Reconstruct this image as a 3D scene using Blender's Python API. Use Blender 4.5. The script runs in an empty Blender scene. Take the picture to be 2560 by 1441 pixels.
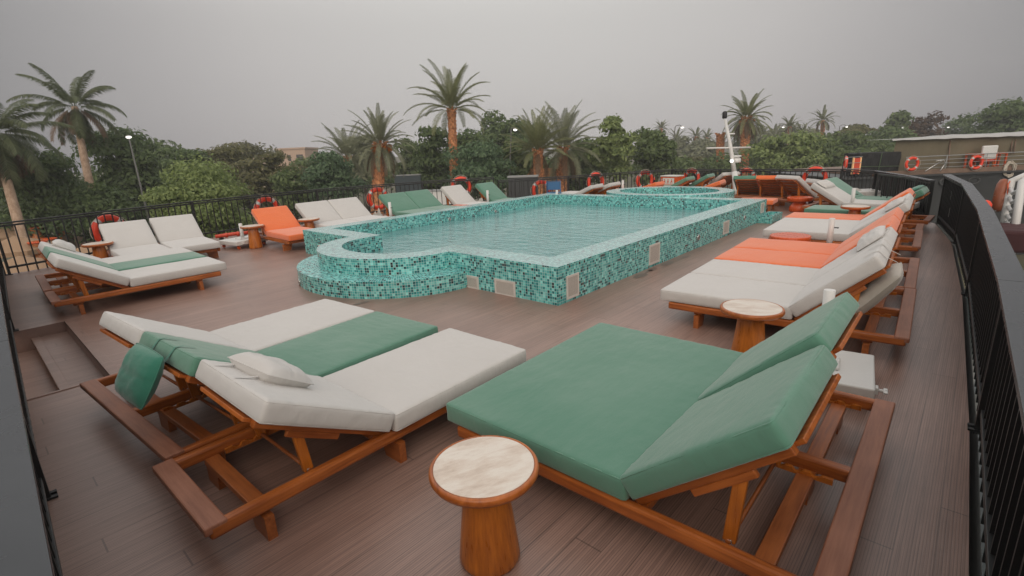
import bpy, bmesh, math, random
import numpy as np
from mathutils import Vector, Matrix, noise as mnoise
PI = math.pi
R = math.radians
scene = bpy.context.scene
COL = scene.collection

# ------------------------------------------------------------------ camera (solved from the pool's corners)
CAM = np.array([3.546, -4.642, 1.852]); F_PX = 1257.1; CX, CY = 1280.0, 720.5
ROWS = np.array([[0.742, 0.669, -0.046], [-0.145, 0.227, 0.963], [-0.655, 0.708, -0.265]])
def ray(px, py):
    return np.array([(px - CX) / F_PX, -(py - CY) / F_PX, 1.0]) @ ROWS
def at_depth(px, py, d):                       # point seen at a pixel of the 2560 px photograph, d metres in front of the camera
    return Vector(CAM + ray(px, py) * d)
def at_z(px, py, z):
    r = ray(px, py); return Vector(CAM + r * ((z - CAM[2]) / r[2]))
cam_d = bpy.data.cameras.new('camera'); cam = bpy.data.objects.new('camera', cam_d); COL.objects.link(cam)
r_, u_, f_ = [Vector(v) for v in ROWS]
f_.normalize(); r_ = (r_ - f_ * r_.dot(f_)).normalized(); u_ = r_.cross(f_)
cam.matrix_world = Matrix(((r_.x, u_.x, -f_.x, CAM[0]), (r_.y, u_.y, -f_.y, CAM[1]), (r_.z, u_.z, -f_.z, CAM[2]), (0, 0, 0, 1)))
cam_d.sensor_width = 36; cam_d.lens = F_PX / 2560 * 36; cam_d.clip_start = 0.05; cam_d.clip_end = 3000
scene.camera = cam

# ------------------------------------------------------------------ mesh building
class MB:
    def __init__(s): s.v = []; s.f = []; s.uv = []; s.sm = []
    def add(s, vs, fs, uvs=None, smooth=False):
        o = len(s.v); s.v += [tuple(v) for v in vs]
        for k, f in enumerate(fs):
            s.f.append([o + i for i in f]); s.sm.append(smooth)
            s.uv.append(uvs[k] if uvs else None)
    def quad(s, a, b, c, d, uv=None):
        s.add([a, b, c, d], [(0, 1, 2, 3)], [uv] if uv else None)
    def box(s, x0, x1, y0, y1, z0, z1, ch=0.0, M=None):
        if ch <= 0:
            v = [(x, y, z) for z in (z0, z1) for y in (y0, y1) for x in (x0, x1)]
            f = [(0, 2, 3, 1), (4, 5, 7, 6), (0, 1, 5, 4), (2, 6, 7, 3), (0, 4, 6, 2), (1, 3, 7, 5)]
        else:
            bm = bmesh.new(); bmesh.ops.create_cube(bm, size=1)
            for q in bm.verts: q.co = Vector(((x0 + x1) / 2 + q.co.x * (x1 - x0), (y0 + y1) / 2 + q.co.y * (y1 - y0), (z0 + z1) / 2 + q.co.z * (z1 - z0)))
            bmesh.ops.bevel(bm, geom=list(bm.edges), offset=ch, segments=2, affect='EDGES', profile=0.5)
            bm.verts.index_update()
            v = [q.co.copy() for q in bm.verts]; f = [[q.index for q in g.verts] for g in bm.faces]; bm.free()
        if M is not None: v = [M @ Vector(q) for q in v]
        s.add(v, f)
    def bar(s, p0, p1, w, h, ch=0.006, up=(0, 0, 1)):      # a rectangular stick from p0 to p1, w wide, h high
        p0, p1 = Vector(p0), Vector(p1); d = (p1 - p0); L = d.length; d.normalize()
        up = Vector(up); x = d.cross(up)
        if x.length < 1e-4: x = d.cross(Vector((0, 1, 0)))
        x.normalize(); z = x.cross(d)
        M = Matrix(((x.x, d.x, z.x, p0.x), (x.y, d.y, z.y, p0.y), (x.z, d.z, z.z, p0.z), (0, 0, 0, 1)))
        s.box(-w / 2, w / 2, 0, L, -h / 2, h / 2, ch, M)
    def tube(s, pts, r, n=8, closed=False, caps=True):
        pts = [Vector(p) for p in pts]; N = len(pts); rs = r if isinstance(r, (list, tuple)) else [r] * N
        vs = []; prev = None
        for i, p in enumerate(pts):
            if closed: t = pts[(i + 1) % N] - pts[i - 1]
            else: t = pts[min(i + 1, N - 1)] - pts[max(i - 1, 0)]
            t.normalize()
            if prev is None:
                a = t.orthogonal().normalized()
            else:
                a = (prev - t * prev.dot(t))
                a = a.normalized() if a.length > 1e-6 else t.orthogonal().normalized()
            prev = a; b = t.cross(a)
            for k in range(n):
                th = 2 * PI * k / n; vs.append(p + (a * math.cos(th) + b * math.sin(th)) * rs[i])
        fs = []
        for i in range(N if closed else N - 1):
            j = (i + 1) % N
            for k in range(n):
                k2 = (k + 1) % n; fs.append((i * n + k, i * n + k2, j * n + k2, j * n + k))
        s.add(vs, fs, smooth=True)
        if caps and not closed:
            o = len(s.v) - len(vs)
            s.f.append([o + k for k in reversed(range(n))]); s.sm.append(False); s.uv.append(None)
            s.f.append([o + (N - 1) * n + k for k in range(n)]); s.sm.append(False); s.uv.append(None)
    def lathe(s, prof, n=32, c=(0, 0, 0), smooth=True):
        vs = []; fs = []
        for r, z in prof:
            for k in range(n):
                th = 2 * PI * k / n; vs.append((c[0] + r * math.cos(th), c[1] + r * math.sin(th), c[2] + z))
        for i in range(len(prof) - 1):
            for k in range(n):
                k2 = (k + 1) % n; fs.append((i * n + k, i * n + k2, (i + 1) * n + k2, (i + 1) * n + k))
        s.add(vs, fs, smooth=smooth)
        o = len(s.v) - len(vs)
        if prof[0][0] > 1e-4: s.f.append([o + k for k in reversed(range(n))]); s.sm.append(False); s.uv.append(None)
        if prof[-1][0] > 1e-4: s.f.append([o + (len(prof) - 1) * n + k for k in range(n)]); s.sm.append(False); s.uv.append(None)
    def mesh(s, name, m):
        me = bpy.data.meshes.new(name); me.from_pydata(s.v, [], s.f); me.update()
        me.polygons.foreach_set('use_smooth', s.sm)
        if any(u is not None for u in s.uv):
            ul = me.uv_layers.new(name='UVMap'); d = []
            for p, u in zip(me.polygons, s.uv):
                for k in range(p.loop_total): d += list(u[k]) if u else [0, 0]
            ul.data.foreach_set('uv', d)
        for q in (m if isinstance(m, (list, tuple)) else [m]): me.materials.append(q)
        return me
    def build(s, name, m, parent=None):
        return link(name, s.mesh(name, m), parent)
def link(name, me, parent=None):
    o = bpy.data.objects.new(name, me); COL.objects.link(o)
    if parent is not None: o.parent = parent
    return o
def empty(name, loc=(0, 0, 0), rz=0.0):
    o = bpy.data.objects.new(name, None); COL.objects.link(o); o.location = loc; o.rotation_euler = (0, 0, rz); o.empty_display_size = 0.2
    return o
def tag(o, label=None, cat=None, group=None, kind=None):
    if label: o['label'] = label
    if cat: o['category'] = cat
    if group: o['group'] = group
    if kind: o['kind'] = kind
    return o
def kids(o): return [c for c in bpy.data.objects if c.parent == o]
def copy_tree(o, parent=None):
    c = o.copy(); COL.objects.link(c)
    if parent is not None: c.parent = parent
    for ch in list(o.children): copy_tree(ch, c)
    return c

# ------------------------------------------------------------------ materials
class NT:
    def __init__(s, name):
        s.m = bpy.data.materials.new(name); s.m.use_nodes = True; s.t = s.m.node_tree; s.n = s.t.nodes
        s.b = s.n['Principled BSDF']
    def new(s, kind, **kw):
        q = s.n.new(kind)
        for k, v in kw.items(): setattr(q, k, v)
        return q
    def l(s, a, b): s.t.links.new(a, b)
    def val(s, x, sock):
        if hasattr(x, 'default_value') or isinstance(x, bpy.types.NodeSocket): s.l(x, sock)
        else: sock.default_value = x
    def math(s, op, a, b=0.0, c=0.0):
        q = s.new('ShaderNodeMath', operation=op); s.val(a, q.inputs[0]); s.val(b, q.inputs[1])
        if op in ('COMPARE', 'SMOOTH_MIN', 'MULTIPLY_ADD', 'WRAP'): s.val(c, q.inputs[2])
        return q.outputs[0]
    def mix(s, f, a, b, blend='MIX'):
        q = s.new('ShaderNodeMix', data_type='RGBA', blend_type=blend); s.val(f, q.inputs[0]); s.val(a, q.inputs[6]); s.val(b, q.inputs[7]); return q.outputs[2]
    def ramp(s, f, stops, interp='LINEAR'):
        q = s.new('ShaderNodeValToRGB'); s.l(f, q.inputs[0]); e = q.color_ramp; e.interpolation = interp
        while len(e.elements) < len(stops): e.elements.new(0.5)
        for el, (p, c) in zip(e.elements, stops): el.position = p; el.color = c if len(c) == 4 else (*c, 1)
        return q.outputs[0]
    def noise(s, vec, scale, detail=3, rough=0.5, out=0):
        q = s.new('ShaderNodeTexNoise'); q.inputs['Scale'].default_value = scale; q.inputs['Detail'].default_value = detail; q.inputs['Roughness'].default_value = rough
        if vec is not None: s.l(vec, q.inputs['Vector'])
        return q.outputs[out]
    def coord(s, w='Object'): return s.new('ShaderNodeTexCoord').outputs[w]
    def mapping(s, vec, scale=(1, 1, 1), rot=(0, 0, 0), loc=(0, 0, 0)):
        q = s.new('ShaderNodeMapping'); s.l(vec, q.inputs[0]); q.inputs['Scale'].default_value = scale; q.inputs['Rotation'].default_value = rot; q.inputs['Location'].default_value = loc; return q.outputs[0]
    def bump(s, h, strength=0.3, dist=0.01, normal=None):
        q = s.new('ShaderNodeBump'); s.l(h, q.inputs['Height']); q.inputs['Strength'].default_value = strength; q.inputs['Distance'].default_value = dist
        if normal is not None: s.l(normal, q.inputs['Normal'])
        return q.outputs[0]
    def base(s, c): s.val(c if not isinstance(c, tuple) else (*c[:3], 1), s.b.inputs['Base Color'])
    def set(s, **kw):
        for k, v in kw.items(): s.val(v, s.b.inputs[k.replace('_', ' ')])
def rgb(c): return (*c, 1.0)
def mul(c, k): return tuple(x * k for x in c)

def m_plain(name, c, rough=0.5, metal=0.0, var=0.12, scale=6.0, spec=0.5):
    t = NT(name); o = t.coord()
    n = t.noise(o, scale, 4)
    t.base(t.mix(n, rgb(mul(c, 1 - var)), rgb(mul(c, 1 + var))))
    t.set(Roughness=t.math('MULTIPLY_ADD', t.noise(o, scale * 3, 3), 0.25, max(0.02, rough - 0.12)), Metallic=metal)
    t.b.inputs['Specular IOR Level'].default_value = spec
    return t.m
def m_fabric(name, c, c2):
    t = NT(name); o = t.coord()
    n1 = t.noise(o, 2.2, 4, 0.55)                                           # sun fading and use in soft patches
    st = t.noise(t.mapping(o, (3, 1.2, 3)), 5.0, 5, 0.62)
    col = t.mix(t.ramp(n1, [(0.25, (0.15, 0.15, 0.15)), (0.80, (.75, .75, .75))]), rgb(c), rgb(c2))
    col = t.mix(t.ramp(st, [(0.60, (0, 0, 0)), (0.80, (.16, .16, .16))]), col, rgb(mul(c2, 1.10)))
    wx = t.new('ShaderNodeTexWave', bands_direction='X'); wx.inputs['Scale'].default_value = 160; t.l(o, wx.inputs[0])
    wy = t.new('ShaderNodeTexWave', bands_direction='Y'); wy.inputs['Scale'].default_value = 160; t.l(o, wy.inputs[0])
    we = t.math('ADD', wx.outputs[1], wy.outputs[1])
    b1 = t.bump(we, 0.10, 0.001)
    wr = t.noise(t.mapping(o, (1.0, 2.4, 1.0)), 4.5, 3, 0.5)
    t.l(t.bump(wr, 0.30, 0.03, b1), t.b.inputs['Normal'])
    t.base(col); t.set(Roughness=0.85); t.b.inputs['Specular IOR Level'].default_value = 0.25
    t.b.inputs['Sheen Weight'].default_value = 0.35
    return t.m
def m_wood(name, c1, c2, rough=0.38, axis='Y'):
    t = NT(name); o = t.coord()
    inf = t.new('ShaderNodeObjectInfo').outputs['Random']
    cv = t.new('ShaderNodeCombineXYZ'); t.l(t.math('MULTIPLY', inf, 37.0), cv.inputs[0]); t.l(t.math('MULTIPLY', inf, 11.0), cv.inputs[2])
    va = t.new('ShaderNodeVectorMath', operation='ADD'); t.l(o, va.inputs[0]); t.l(cv.outputs[0], va.inputs[1])
    sc = {'X': (2.0, 26, 26), 'Y': (26, 2.0, 26), 'Z': (26, 26, 2.0)}[axis]
    n = t.noise(t.mapping(va.outputs[0], sc), 1.6, 6, 0.62)
    big = t.noise(va.outputs[0], 3.0, 3)
    col = t.mix(t.ramp(n, [(0.32, (0, 0, 0)), (0.70, (1, 1, 1))]), rgb(c1), rgb(c2))
    col = t.mix(t.ramp(big, [(0.45, (0, 0, 0)), (0.75, (.5, .5, .5))]), col, rgb(mul(c2, 1.25)))
    t.base(col); t.set(Roughness=t.math('MULTIPLY_ADD', n, 0.25, rough - 0.1))
    t.l(t.bump(n, 0.12, 0.002), t.b.inputs['Normal'])
    return t.m

def m_mosaic(name='glass_mosaic', pale=0.0, tint=(.46, .575, .585)):
    t = NT(name); uv = t.new('ShaderNodeUVMap').outputs[0]
    s = 1 / 0.0355
    sep = t.new('ShaderNodeSeparateXYZ'); t.l(uv, sep.inputs[0])
    u = t.math('MULTIPLY', sep.outputs[0], s); v = t.math('MULTIPLY', sep.outputs[1], s)
    cell = t.new('ShaderNodeCombineXYZ'); t.l(t.math('FLOOR', u), cell.inputs[0]); t.l(t.math('FLOOR', v), cell.inputs[1])
    wn = t.new('ShaderNodeTexWhiteNoise', noise_dimensions='2D'); t.l(cell.outputs[0], wn.inputs['Vector'])
    # clusters: neighbouring tiles share a tendency, as on sheets set by hand
    cl = t.noise(cell.outputs[0], 0.35, 2)
    sel = t.math('ADD', t.math('MULTIPLY', wn.outputs[0], 0.86), t.math('MULTIPLY', cl, 0.14))
    col = t.ramp(sel, [(0.0, (.24, .64, .62)), (0.20, (.150, .53, .51)), (0.42, (.080, .42, .41)), (0.58, (.036, .31, .31)), (0.73, (.018, .215, .225)), (0.82, (.010, .115, .128)), (0.88, (.026, .045, .050))], 'CONSTANT')
    wn2 = t.new('ShaderNodeTexWhiteNoise', noise_dimensions='2D')
    sh = t.new('ShaderNodeVectorMath', operation='ADD'); t.l(cell.outputs[0], sh.inputs[0]); sh.inputs[1].default_value = (17.3, 5.1, 0); t.l(sh.outputs[0], wn2.inputs['Vector'])
    col = t.mix(0.5, col, t.mix(wn2.outputs[0], rgb((.55, .55, .55)), rgb((1.45, 1.4, 1.35))), 'MULTIPLY')
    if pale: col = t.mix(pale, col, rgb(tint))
    fu = t.math('ABSOLUTE', t.math('SUBTRACT', t.math('FRACT', u), 0.5)); fv = t.math('ABSOLUTE', t.math('SUBTRACT', t.math('FRACT', v), 0.5))
    edge = t.math('MAXIMUM', fu, fv)
    g = t.math('GREATER_THAN', edge, 0.452)
    gr = t.mix(t.noise(t.coord(), 3.0, 3), rgb((.40, .55, .53)), rgb((.52, .66, .63)))
    t.base(t.mix(g, col, gr))
    t.set(Roughness=t.math('MULTIPLY_ADD', g, 0.45, t.math('MULTIPLY_ADD', wn2.outputs[0], 0.14, 0.10)))
    h = t.math('ADD', t.math('MULTIPLY', g, -1.0), t.math('MULTIPLY', wn2.outputs[0], 0.35))
    t.l(t.bump(h, 0.35, 0.003), t.b.inputs['Normal'])
    t.b.inputs['Specular IOR Level'].default_value = 0.55
    return t.m

def m_deck():
    t = NT('composite_deck_boards'); o = t.coord(); sep = t.new('ShaderNodeSeparateXYZ'); t.l(o, sep.inputs[0])
    wob = t.math('MULTIPLY', t.math('SUBTRACT', t.noise(o, 0.5, 2), 0.5), 0.012)
    x = t.math('ADD', sep.outputs[0], wob); bw = 0.146
    xb = t.math('DIVIDE', x, bw); bid = t.math('FLOOR', xb)
    wb = t.new('ShaderNodeTexWhiteNoise', noise_dimensions='1D'); t.l(bid, wb.inputs['W'])
    yo = t.math('ADD', t.math('DIVIDE', sep.outputs[1], 2.9), t.math('MULTIPLY', wb.outputs[0], 7.0)); yid = t.math('FLOOR', yo)
    cv = t.new('ShaderNodeCombineXYZ'); t.l(bid, cv.inputs[0]); t.l(yid, cv.inputs[1])
    wn = t.new('ShaderNodeTexWhiteNoise', noise_dimensions='2D'); t.l(cv.outputs[0], wn.inputs['Vector'])
    fx = t.math('ABSOLUTE', t.math('SUBTRACT', t.math('FRACT', xb), 0.5)); fy = t.math('ABSOLUTE', t.math('SUBTRACT', t.math('FRACT', yo), 0.5))
    gap = t.math('MAXIMUM', t.math('GREATER_THAN', fx, 0.487), t.math('GREATER_THAN', fy, 0.4985))
    grv = t.math('FRACT', t.math('DIVIDE', x, 0.0122)); grv = t.math('SMOOTH_MIN', t.math('ABSOLUTE', t.math('SUBTRACT', grv, 0.5)), 0.32, 0.1)   # saw-cut grooves
    grain = t.noise(t.mapping(o, (60, 2.2, 1)), 2.0, 6, 0.65)
    strk = t.noise(t.mapping(o, (46, 0.55, 1)), 1.6, 5, 0.7)
    blot = t.noise(o, 0.9, 5, 0.6); blot2 = t.noise(o, 4.2, 5, 0.65)
    c = t.mix(wn.outputs[0], rgb((.318, .192, .150)), rgb((.385, .236, .186)))
    c = t.mix(t.ramp(grain, [(0.3, (0, 0, 0)), (0.75, (1, 1, 1))]), t.mix(0.75, c, rgb((.66, .64, .62)), 'MULTIPLY'), c)
    c = t.mix(t.math('MULTIPLY', t.ramp(blot, [(0.42, (0, 0, 0)), (0.72, (1, 1, 1))]), 0.55), c, rgb((.46, .31, .255)))
    c = t.mix(t.ramp(blot2, [(0.60, (0, 0, 0)), (0.82, (.45, .45, .45))]), c, rgb((.17, .115, .10)))
    c = t.mix(t.ramp(strk, [(0.30, (.62, .62, .62)), (0.56, (0, 0, 0))]), c, rgb((.085, .054, .045)))
    c = t.mix(t.math('MULTIPLY', t.math('LESS_THAN', grv, 0.13), 0.38), c, rgb((.055, .036, .031)))
    c = t.mix(t.math('MULTIPLY', gap, 0.45), c, rgb((.022, .016, .014)))
    t.base(c)
    t.set(Roughness=t.math('MULTIPLY_ADD', blot, 0.22, 0.26))
    h = t.math('ADD', grv, t.math('MULTIPLY', grain, 0.15)); h = t.math('SUBTRACT', h, t.math('MULTIPLY', gap, 0.6))
    t.b.inputs['Specular IOR Level'].default_value = 0.7
    t.l(t.bump(h, 0.16, 0.003), t.b.inputs['Normal'])
    return t.m
def m_water():
    t = NT('pool_water'); o = t.coord()
    n1 = t.noise(t.mapping(o, (1.0, 1.9, 1), (0, 0, R(18))), 3.3, 3, 0.5); n2 = t.noise(t.mapping(o, (1.5, 3.2, 1), (0, 0, R(-12))), 6.5, 2, 0.5)
    amp = t.noise(o, 0.45, 2)
    h = t.math('ADD', n1, t.math('MULTIPLY', n2, 0.35)); h = t.math('MULTIPLY', h, t.math('MULTIPLY_ADD', amp, 1.0, 0.25))
    t.l(t.bump(h, 1.0, 0.075), t.b.inputs['Normal'])
    t.base((.80, .98, .97)); t.set(Roughness=0.02, IOR=1.5); t.b.inputs['Transmission Weight'].default_value = 1.0
    return t.m
def m_leaf(name, c1, c2, trans=0.25):
    t = NT(name); rnd = t.new('ShaderNodeNewGeometry').outputs['Random Per Island']
    o = t.coord(); n = t.noise(o, 0.55, 2)
    col = t.mix(t.math('MULTIPLY_ADD', rnd, 0.6, t.math('MULTIPLY', n, 0.4)), rgb(c1), rgb(c2))
    t.base(col); t.set(Roughness=0.55); t.b.inputs['Specular IOR Level'].default_value = 0.3
    tr = t.new('ShaderNodeBsdfTranslucent'); t.l(col, tr.inputs[0]); mx = t.new('ShaderNodeMixShader'); mx.inputs[0].default_value = trans + .1
    t.l(t.b.outputs[0], mx.inputs[1]); t.l(tr.outputs[0], mx.inputs[2]); t.l(mx.outputs[0], t.n['Material Output'].inputs[0])
    return t.m
def m_trunk(name, c1, c2, ring=9.0):
    t = NT(name); o = t.coord(); n = t.noise(t.mapping(o, (7, 7, ring)), 1.2, 4, 0.6)
    t.base(t.mix(t.ramp(n, [(.35, (0, 0, 0)), (.65, (1, 1, 1))]), rgb(c1), rgb(c2))); t.set(Roughness=0.85)
    t.l(t.bump(n, 0.5, 0.05), t.b.inputs['Normal']); return t.m
def m_emit(name, c, s):
    t = NT(name); t.base(c); t.b.inputs['Emission Color'].default_value = rgb(c); t.b.inputs['Emission Strength'].default_value = s; return t.m
def m_travertine():
    t = NT('travertine'); o = t.coord(); inf = t.new('ShaderNodeObjectInfo').outputs['Random']
    rot = t.new('ShaderNodeVectorRotate', rotation_type='Z_AXIS'); t.l(o, rot.inputs[0]); t.l(t.math('MULTIPLY', inf, 6.0), rot.inputs['Angle'])
    n = t.noise(t.mapping(rot.outputs[0], (3.0, 9.0, 1)), 1.5, 6, 0.62); n2 = t.noise(o, 40, 4)
    c = t.ramp(n, [(0.30, (.42, .31, .23)), (0.46, (.60, .50, .41)), (0.60, (.70, .64, .56)), (0.8, (.55, .45, .36))])
    c = t.mix(t.math('MULTIPLY', n2, 0.35), c, rgb((.74, .70, .64)))
    t.base(c); t.set(Roughness=0.32); return t.m
def m_perforated():
    t = NT('perforated_grille'); uv = t.coord('UV')
    v = t.new('ShaderNodeTexVoronoi', distance='EUCLIDEAN'); v.inputs['Scale'].default_value = 1.0; v.inputs['Randomness'].default_value = 0.0
    t.l(t.mapping(uv, (62, 62, 1)), v.inputs[0])
    hole = t.math('LESS_THAN', v.outputs[0], 0.32)
    t.base(t.mix(hole, rgb((.58, .55, .50)), rgb((.16, .15, .14)))); t.set(Roughness=0.5); return t.m
def m_stripe_net():
    t = NT('dark_privacy_screen'); o = t.coord(); n = t.noise(t.mapping(o, (30, 1, 2)), 1.0, 4)
    t.base(t.mix(n, rgb((.007, .008, .0085)), rgb((.020, .021, .021)))); t.set(Roughness=0.6); return t.m
def m_canvas(name, c):
    t = NT(name); o = t.coord(); n = t.noise(t.mapping(o, (0.6, 2, 0.25)), 2.4, 4, 0.55); n2 = t.noise(o, 1.1, 3)
    t.base(t.mix(n, rgb(mul(c, 0.8)), rgb(mul(c, 1.18)))); t.set(Roughness=0.85); t.l(t.bump(t.math('ADD', n, n2), 0.6, 0.10), t.b.inputs['Normal']); return t.m

M = dict(
    mosaic=m_mosaic(), rimtile=m_mosaic('painted_sheen_mosaic', .55), basin=m_mosaic('submerged_mosaic', .90, (.62, .88, .90)), deck=m_deck(), water=m_water(), trav=m_travertine(), perf=m_perforated(), screen=m_stripe_net(),  # rimtile: tile colour paled to stand in for glancing sky reflection
    white=m_fabric('cream_outdoor_fabric', (.515, .50, .478), (.57, .558, .538)),
    green=m_fabric('green_outdoor_fabric', (.072, .208, .142), (.135, .262, .198)),
    beige=m_fabric('beige_outdoor_fabric', (.40, .37, .32), (.46, .43, .38)),
    deepgreen=m_fabric('deep_green_fabric', (.022, .155, .105), (.045, .19, .13)),
    orange=m_fabric('orange_outdoor_fabric', (.73, .150, .042), (.80, .205, .070)),
    teak=m_wood('oiled_teak', (.230, .055, .010), (.47, .140, .028), 0.34),
    teak_z=m_wood('oiled_teak_upright', (.29, .075, .009), (.56, .175, .022), 0.28, 'Z'),
    teak_x=m_wood('oiled_teak_cross', (.21, .055, .012), (.42, .130, .032), 0.38, 'X'),
    teak_grey=m_wood('weathered_teak', (.24, .085, .042), (.37, .160, .095), 0.48, 'X'),
    black=m_plain('black_painted_steel', (.018, .019, .019), 0.42, 0.0, 0.3, 3.0),
    cap=m_plain('grey_painted_cap_rail', (.034, .038, .043), 0.24, 0.0, 0.10, 2.0, 0.4),
    wpaint=m_plain('white_painted_steel', (.66, .66, .64), 0.4, 0, 0.08, 4),
    polep=m_plain('dull_pole_paint', (.13, .13, .12), 0.6), greyp=m_plain('grey_paint', (.30, .31, .31), 0.5), dark=m_plain('dark_rubber', (.02, .02, .022), 0.6),
    buoy=m_plain('red_orange_lifebuoy', (.78, .060, .022), 0.38, 0, 0.10, 5), refl=m_plain('silver_reflective_tape', (.55, .55, .53), 0.35, 0.2), rope=m_plain('pale_rope', (.55, .50, .42), 0.8),
    lacq=m_plain('orange_lacquer', (.62, .088, .012), 0.28, 0, 0.08, 4), redp=m_plain('red_painted_pipe', (.62, .07, .03), 0.4),
    steel=m_plain('stainless_steel', (.55, .55, .53), 0.25, 0.8), vent=m_plain('beige_vent_frame', (.60, .57, .53), 0.5), cloth=m_canvas('grey_cover_cloth', (.42, .41, .38)),
    hull=m_plain('dark_hull_paint', (.040, .043, .044), 0.5, 0, 0.3, 0.7), canvas=m_canvas('olive_canvas', (.150, .130, .085)), awn=m_canvas('pale_awning_cloth', (.42, .42, .41)), btarp=m_canvas('black_tarpaulin', (.016, .017, .018)),
    brownwood=m_wood('weathered_deck_edge_wood', (.13, .082, .055), (.21, .14, .10), 0.6, 'X'),
    tan=m_canvas('tan_parasol_cloth', (.33, .215, .13)), bwall=m_plain('tan_plaster', (.50, .36, .27), 0.8, 0, 0.06, 0.2), bwin=m_plain('dark_window', (.05, .045, .045), 0.3),
    wallst=m_plain('tan_stone', (.15, .105, .072), 0.85, 0, 0.35, 1.3), skin=m_plain('skin', (.25, .13, .085), 0.6), blue=m_plain('pale_blue_cloth', (.30, .38, .48), 0.8), navy=m_plain('dark_cloth', (.03, .032, .04), 0.8),
    lampglow=m_emit('lit_lamp_lens', (1, .97, .92), 2.0), warmglow=m_emit('warm_lit_bulb', (1, .62, .30), .10), slate=m_plain('slate_grey_screen', (.055, .075, .085), 0.6), bluep=m_plain('blue_plastic', (.03, .12, .26), 0.45), lw=m_plain('white_lettering', (.7, .68, .64), 0.6),
    hull2=m_plain('white_ship_side', (.5, .5, .48), 0.5),
)
leafM = {
    'dark': m_leaf('dark_green_leaves', (.054, .096, .038), (.180, .242, .092)),
    'mid': m_leaf('mid_green_leaves', (.064, .106, .040), (.185, .240, .088)),
    'light': m_leaf('light_green_leaves', (.115, .175, .058), (.335, .400, .150)),
    'blue': m_leaf('blue_green_leaves', (.056, .115, .062), (.190, .275, .140)),
    'olive': m_leaf('olive_leaves', (.072, .082, .034), (.215, .205, .088)),
    'brown': m_leaf('russet_leaves', (.060, .036, .022), (.130, .085, .050)),
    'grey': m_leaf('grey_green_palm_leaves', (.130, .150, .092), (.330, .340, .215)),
    'palm': m_leaf('palm_green_leaves', (.115, .140, .062), (.310, .320, .150)),
    'royal': m_leaf('deep_palm_leaves', (.055, .088, .044), (.200, .220, .115)),
    'dead': m_leaf('dry_fronds', (.13, .080, .045), (.25, .165, .095)),
    'bloom': m_leaf('pale_blossom', (.50, .36, .30), (.70, .58, .48)),
    'fruit': m_leaf('orange_dates', (.45, .130, .018), (.62, .22, .035), 0.05),
}
trunkM = {'palm': m_trunk('date_palm_trunk', (.26, .105, .045), (.68, .31, .135), 5), 'royal': m_trunk('pale_royal_palm_trunk', (.30, .20, .135), (.47, .34, .245), 3), 'tree': m_trunk('grey_brown_bark', (.045, .033, .025), (.10, .075, .055), 4)}

# ------------------------------------------------------------------ fence line (deck edge), from the rear corner round the bow
LEFT = [(-9.85, -4.22), (-11.0, -0.6), (-11.15, 2.8), (-10.15, 6.0), (-8.85, 8.1)]
BOW = [(-8.65, 8.1), (-7.27, 10.26), (-6.3, 12.2), (-5.1, 13.95), (-3.19, 13.66), (-1.17, 13.33), (0.54, 13.22), (1.5, 12.18), (2.35, 10.28), (2.88, 8.85)]
RIGHT = [(3.08, 8.80), (3.43, 6.52), (3.66, 2.96), (3.79, -0.6), (3.87, -4.78)]
REAR = [(3.87, -4.80), (-0.25, -4.67), (-4.9, -4.50), (-9.85, -4.28)]
# ---- deck
POOL_W, POOL_L, PH, RIM = 6.45, 8.03, 0.48, 0.42
WELL = (-4.85, -2.15, -4.02)
def ngon(mb, pts, z):
    mb.add([(x, y, z) for x, y in pts], [tuple(range(len(pts)))])
dk = MB()
xl, xr = -POOL_W, 0.0
left_pts = [(xl, -4.02)] + [(-9.95, -4.02)] + LEFT[1:] + BOW[:1] + [(-7.27, 10.26), (xl, 11.85)]
ngon(dk, left_pts[::-1], 0)
back = [(xl, POOL_L), (xr, POOL_L), (xr, 13.30), (-1.17, 13.38), (-3.19, 13.71), (-5.1, 14.0), (-6.3, 12.22), (xl, 11.85)]
ngon(dk, back, 0)
right = [(xr, -4.02), (3.80, -4.02), (3.74, -0.6), (3.61, 2.95), (3.38, 6.5), (3.04, 8.75), (2.92, 8.9), (2.38, 10.3), (1.53, 12.2), (0.55, 13.26), (xr, 13.30)]
ngon(dk, right, 0)
ngon(dk, [(xl, -4.02), (xr, -4.02), (xr, 0.0), (xl, 0.0)], 0)
ngon(dk, [(WELL[1], -4.75), (3.85, -4.75), (3.85, -4.02), (WELL[1], -4.02)], 0)
ngon(dk, [(-10.0, -4.5), (WELL[0], -4.6), (WELL[0], -4.02), (-10.0, -4.02)], 0)
deck = dk.build('deck', M['deck']); tag(deck, kind='structure')
# sunken steps at the rear edge
w = MB(); x0, x1, y1 = WELL
w.box(x0, x1, -4.30, y1, -0.40, -0.13); w.box(x0, x1, -4.75, -4.30, -0.55, -0.27)
w.quad((x0, y1, -0.13), (x1, y1, -0.13), (x1, y1, 0), (x0, y1, 0)); w.quad((x1, -4.75, -0.4), (x1, -4.75, 0), (x1, y1, 0), (x1, y1, -0.4)); w.quad((x0, -4.75, 0), (x0, -4.75, -0.4), (x0, y1, -0.4), (x0, y1, 0))
st = w.build('sunken_steps', M['deck']); tag(st, kind='structure')
nz = MB(); nz.box(x0, x1, -4.02, -3.93, -0.02, 0.012, 0.004); nz.box(x0, x1, -4.36, -4.28, -0.145, -0.122, 0.004); nz.box(x1, x1 + 0.03, -4.7, -3.93, -0.02, 0.01, 0.004)
o = nz.build('step_edge', M['deck'], st)
hl = MB(); outl = [(x * 1.0, y) for x, y in LEFT + BOW[1:] + RIGHT[1:] + [(-9.85, -4.7)]]
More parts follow.
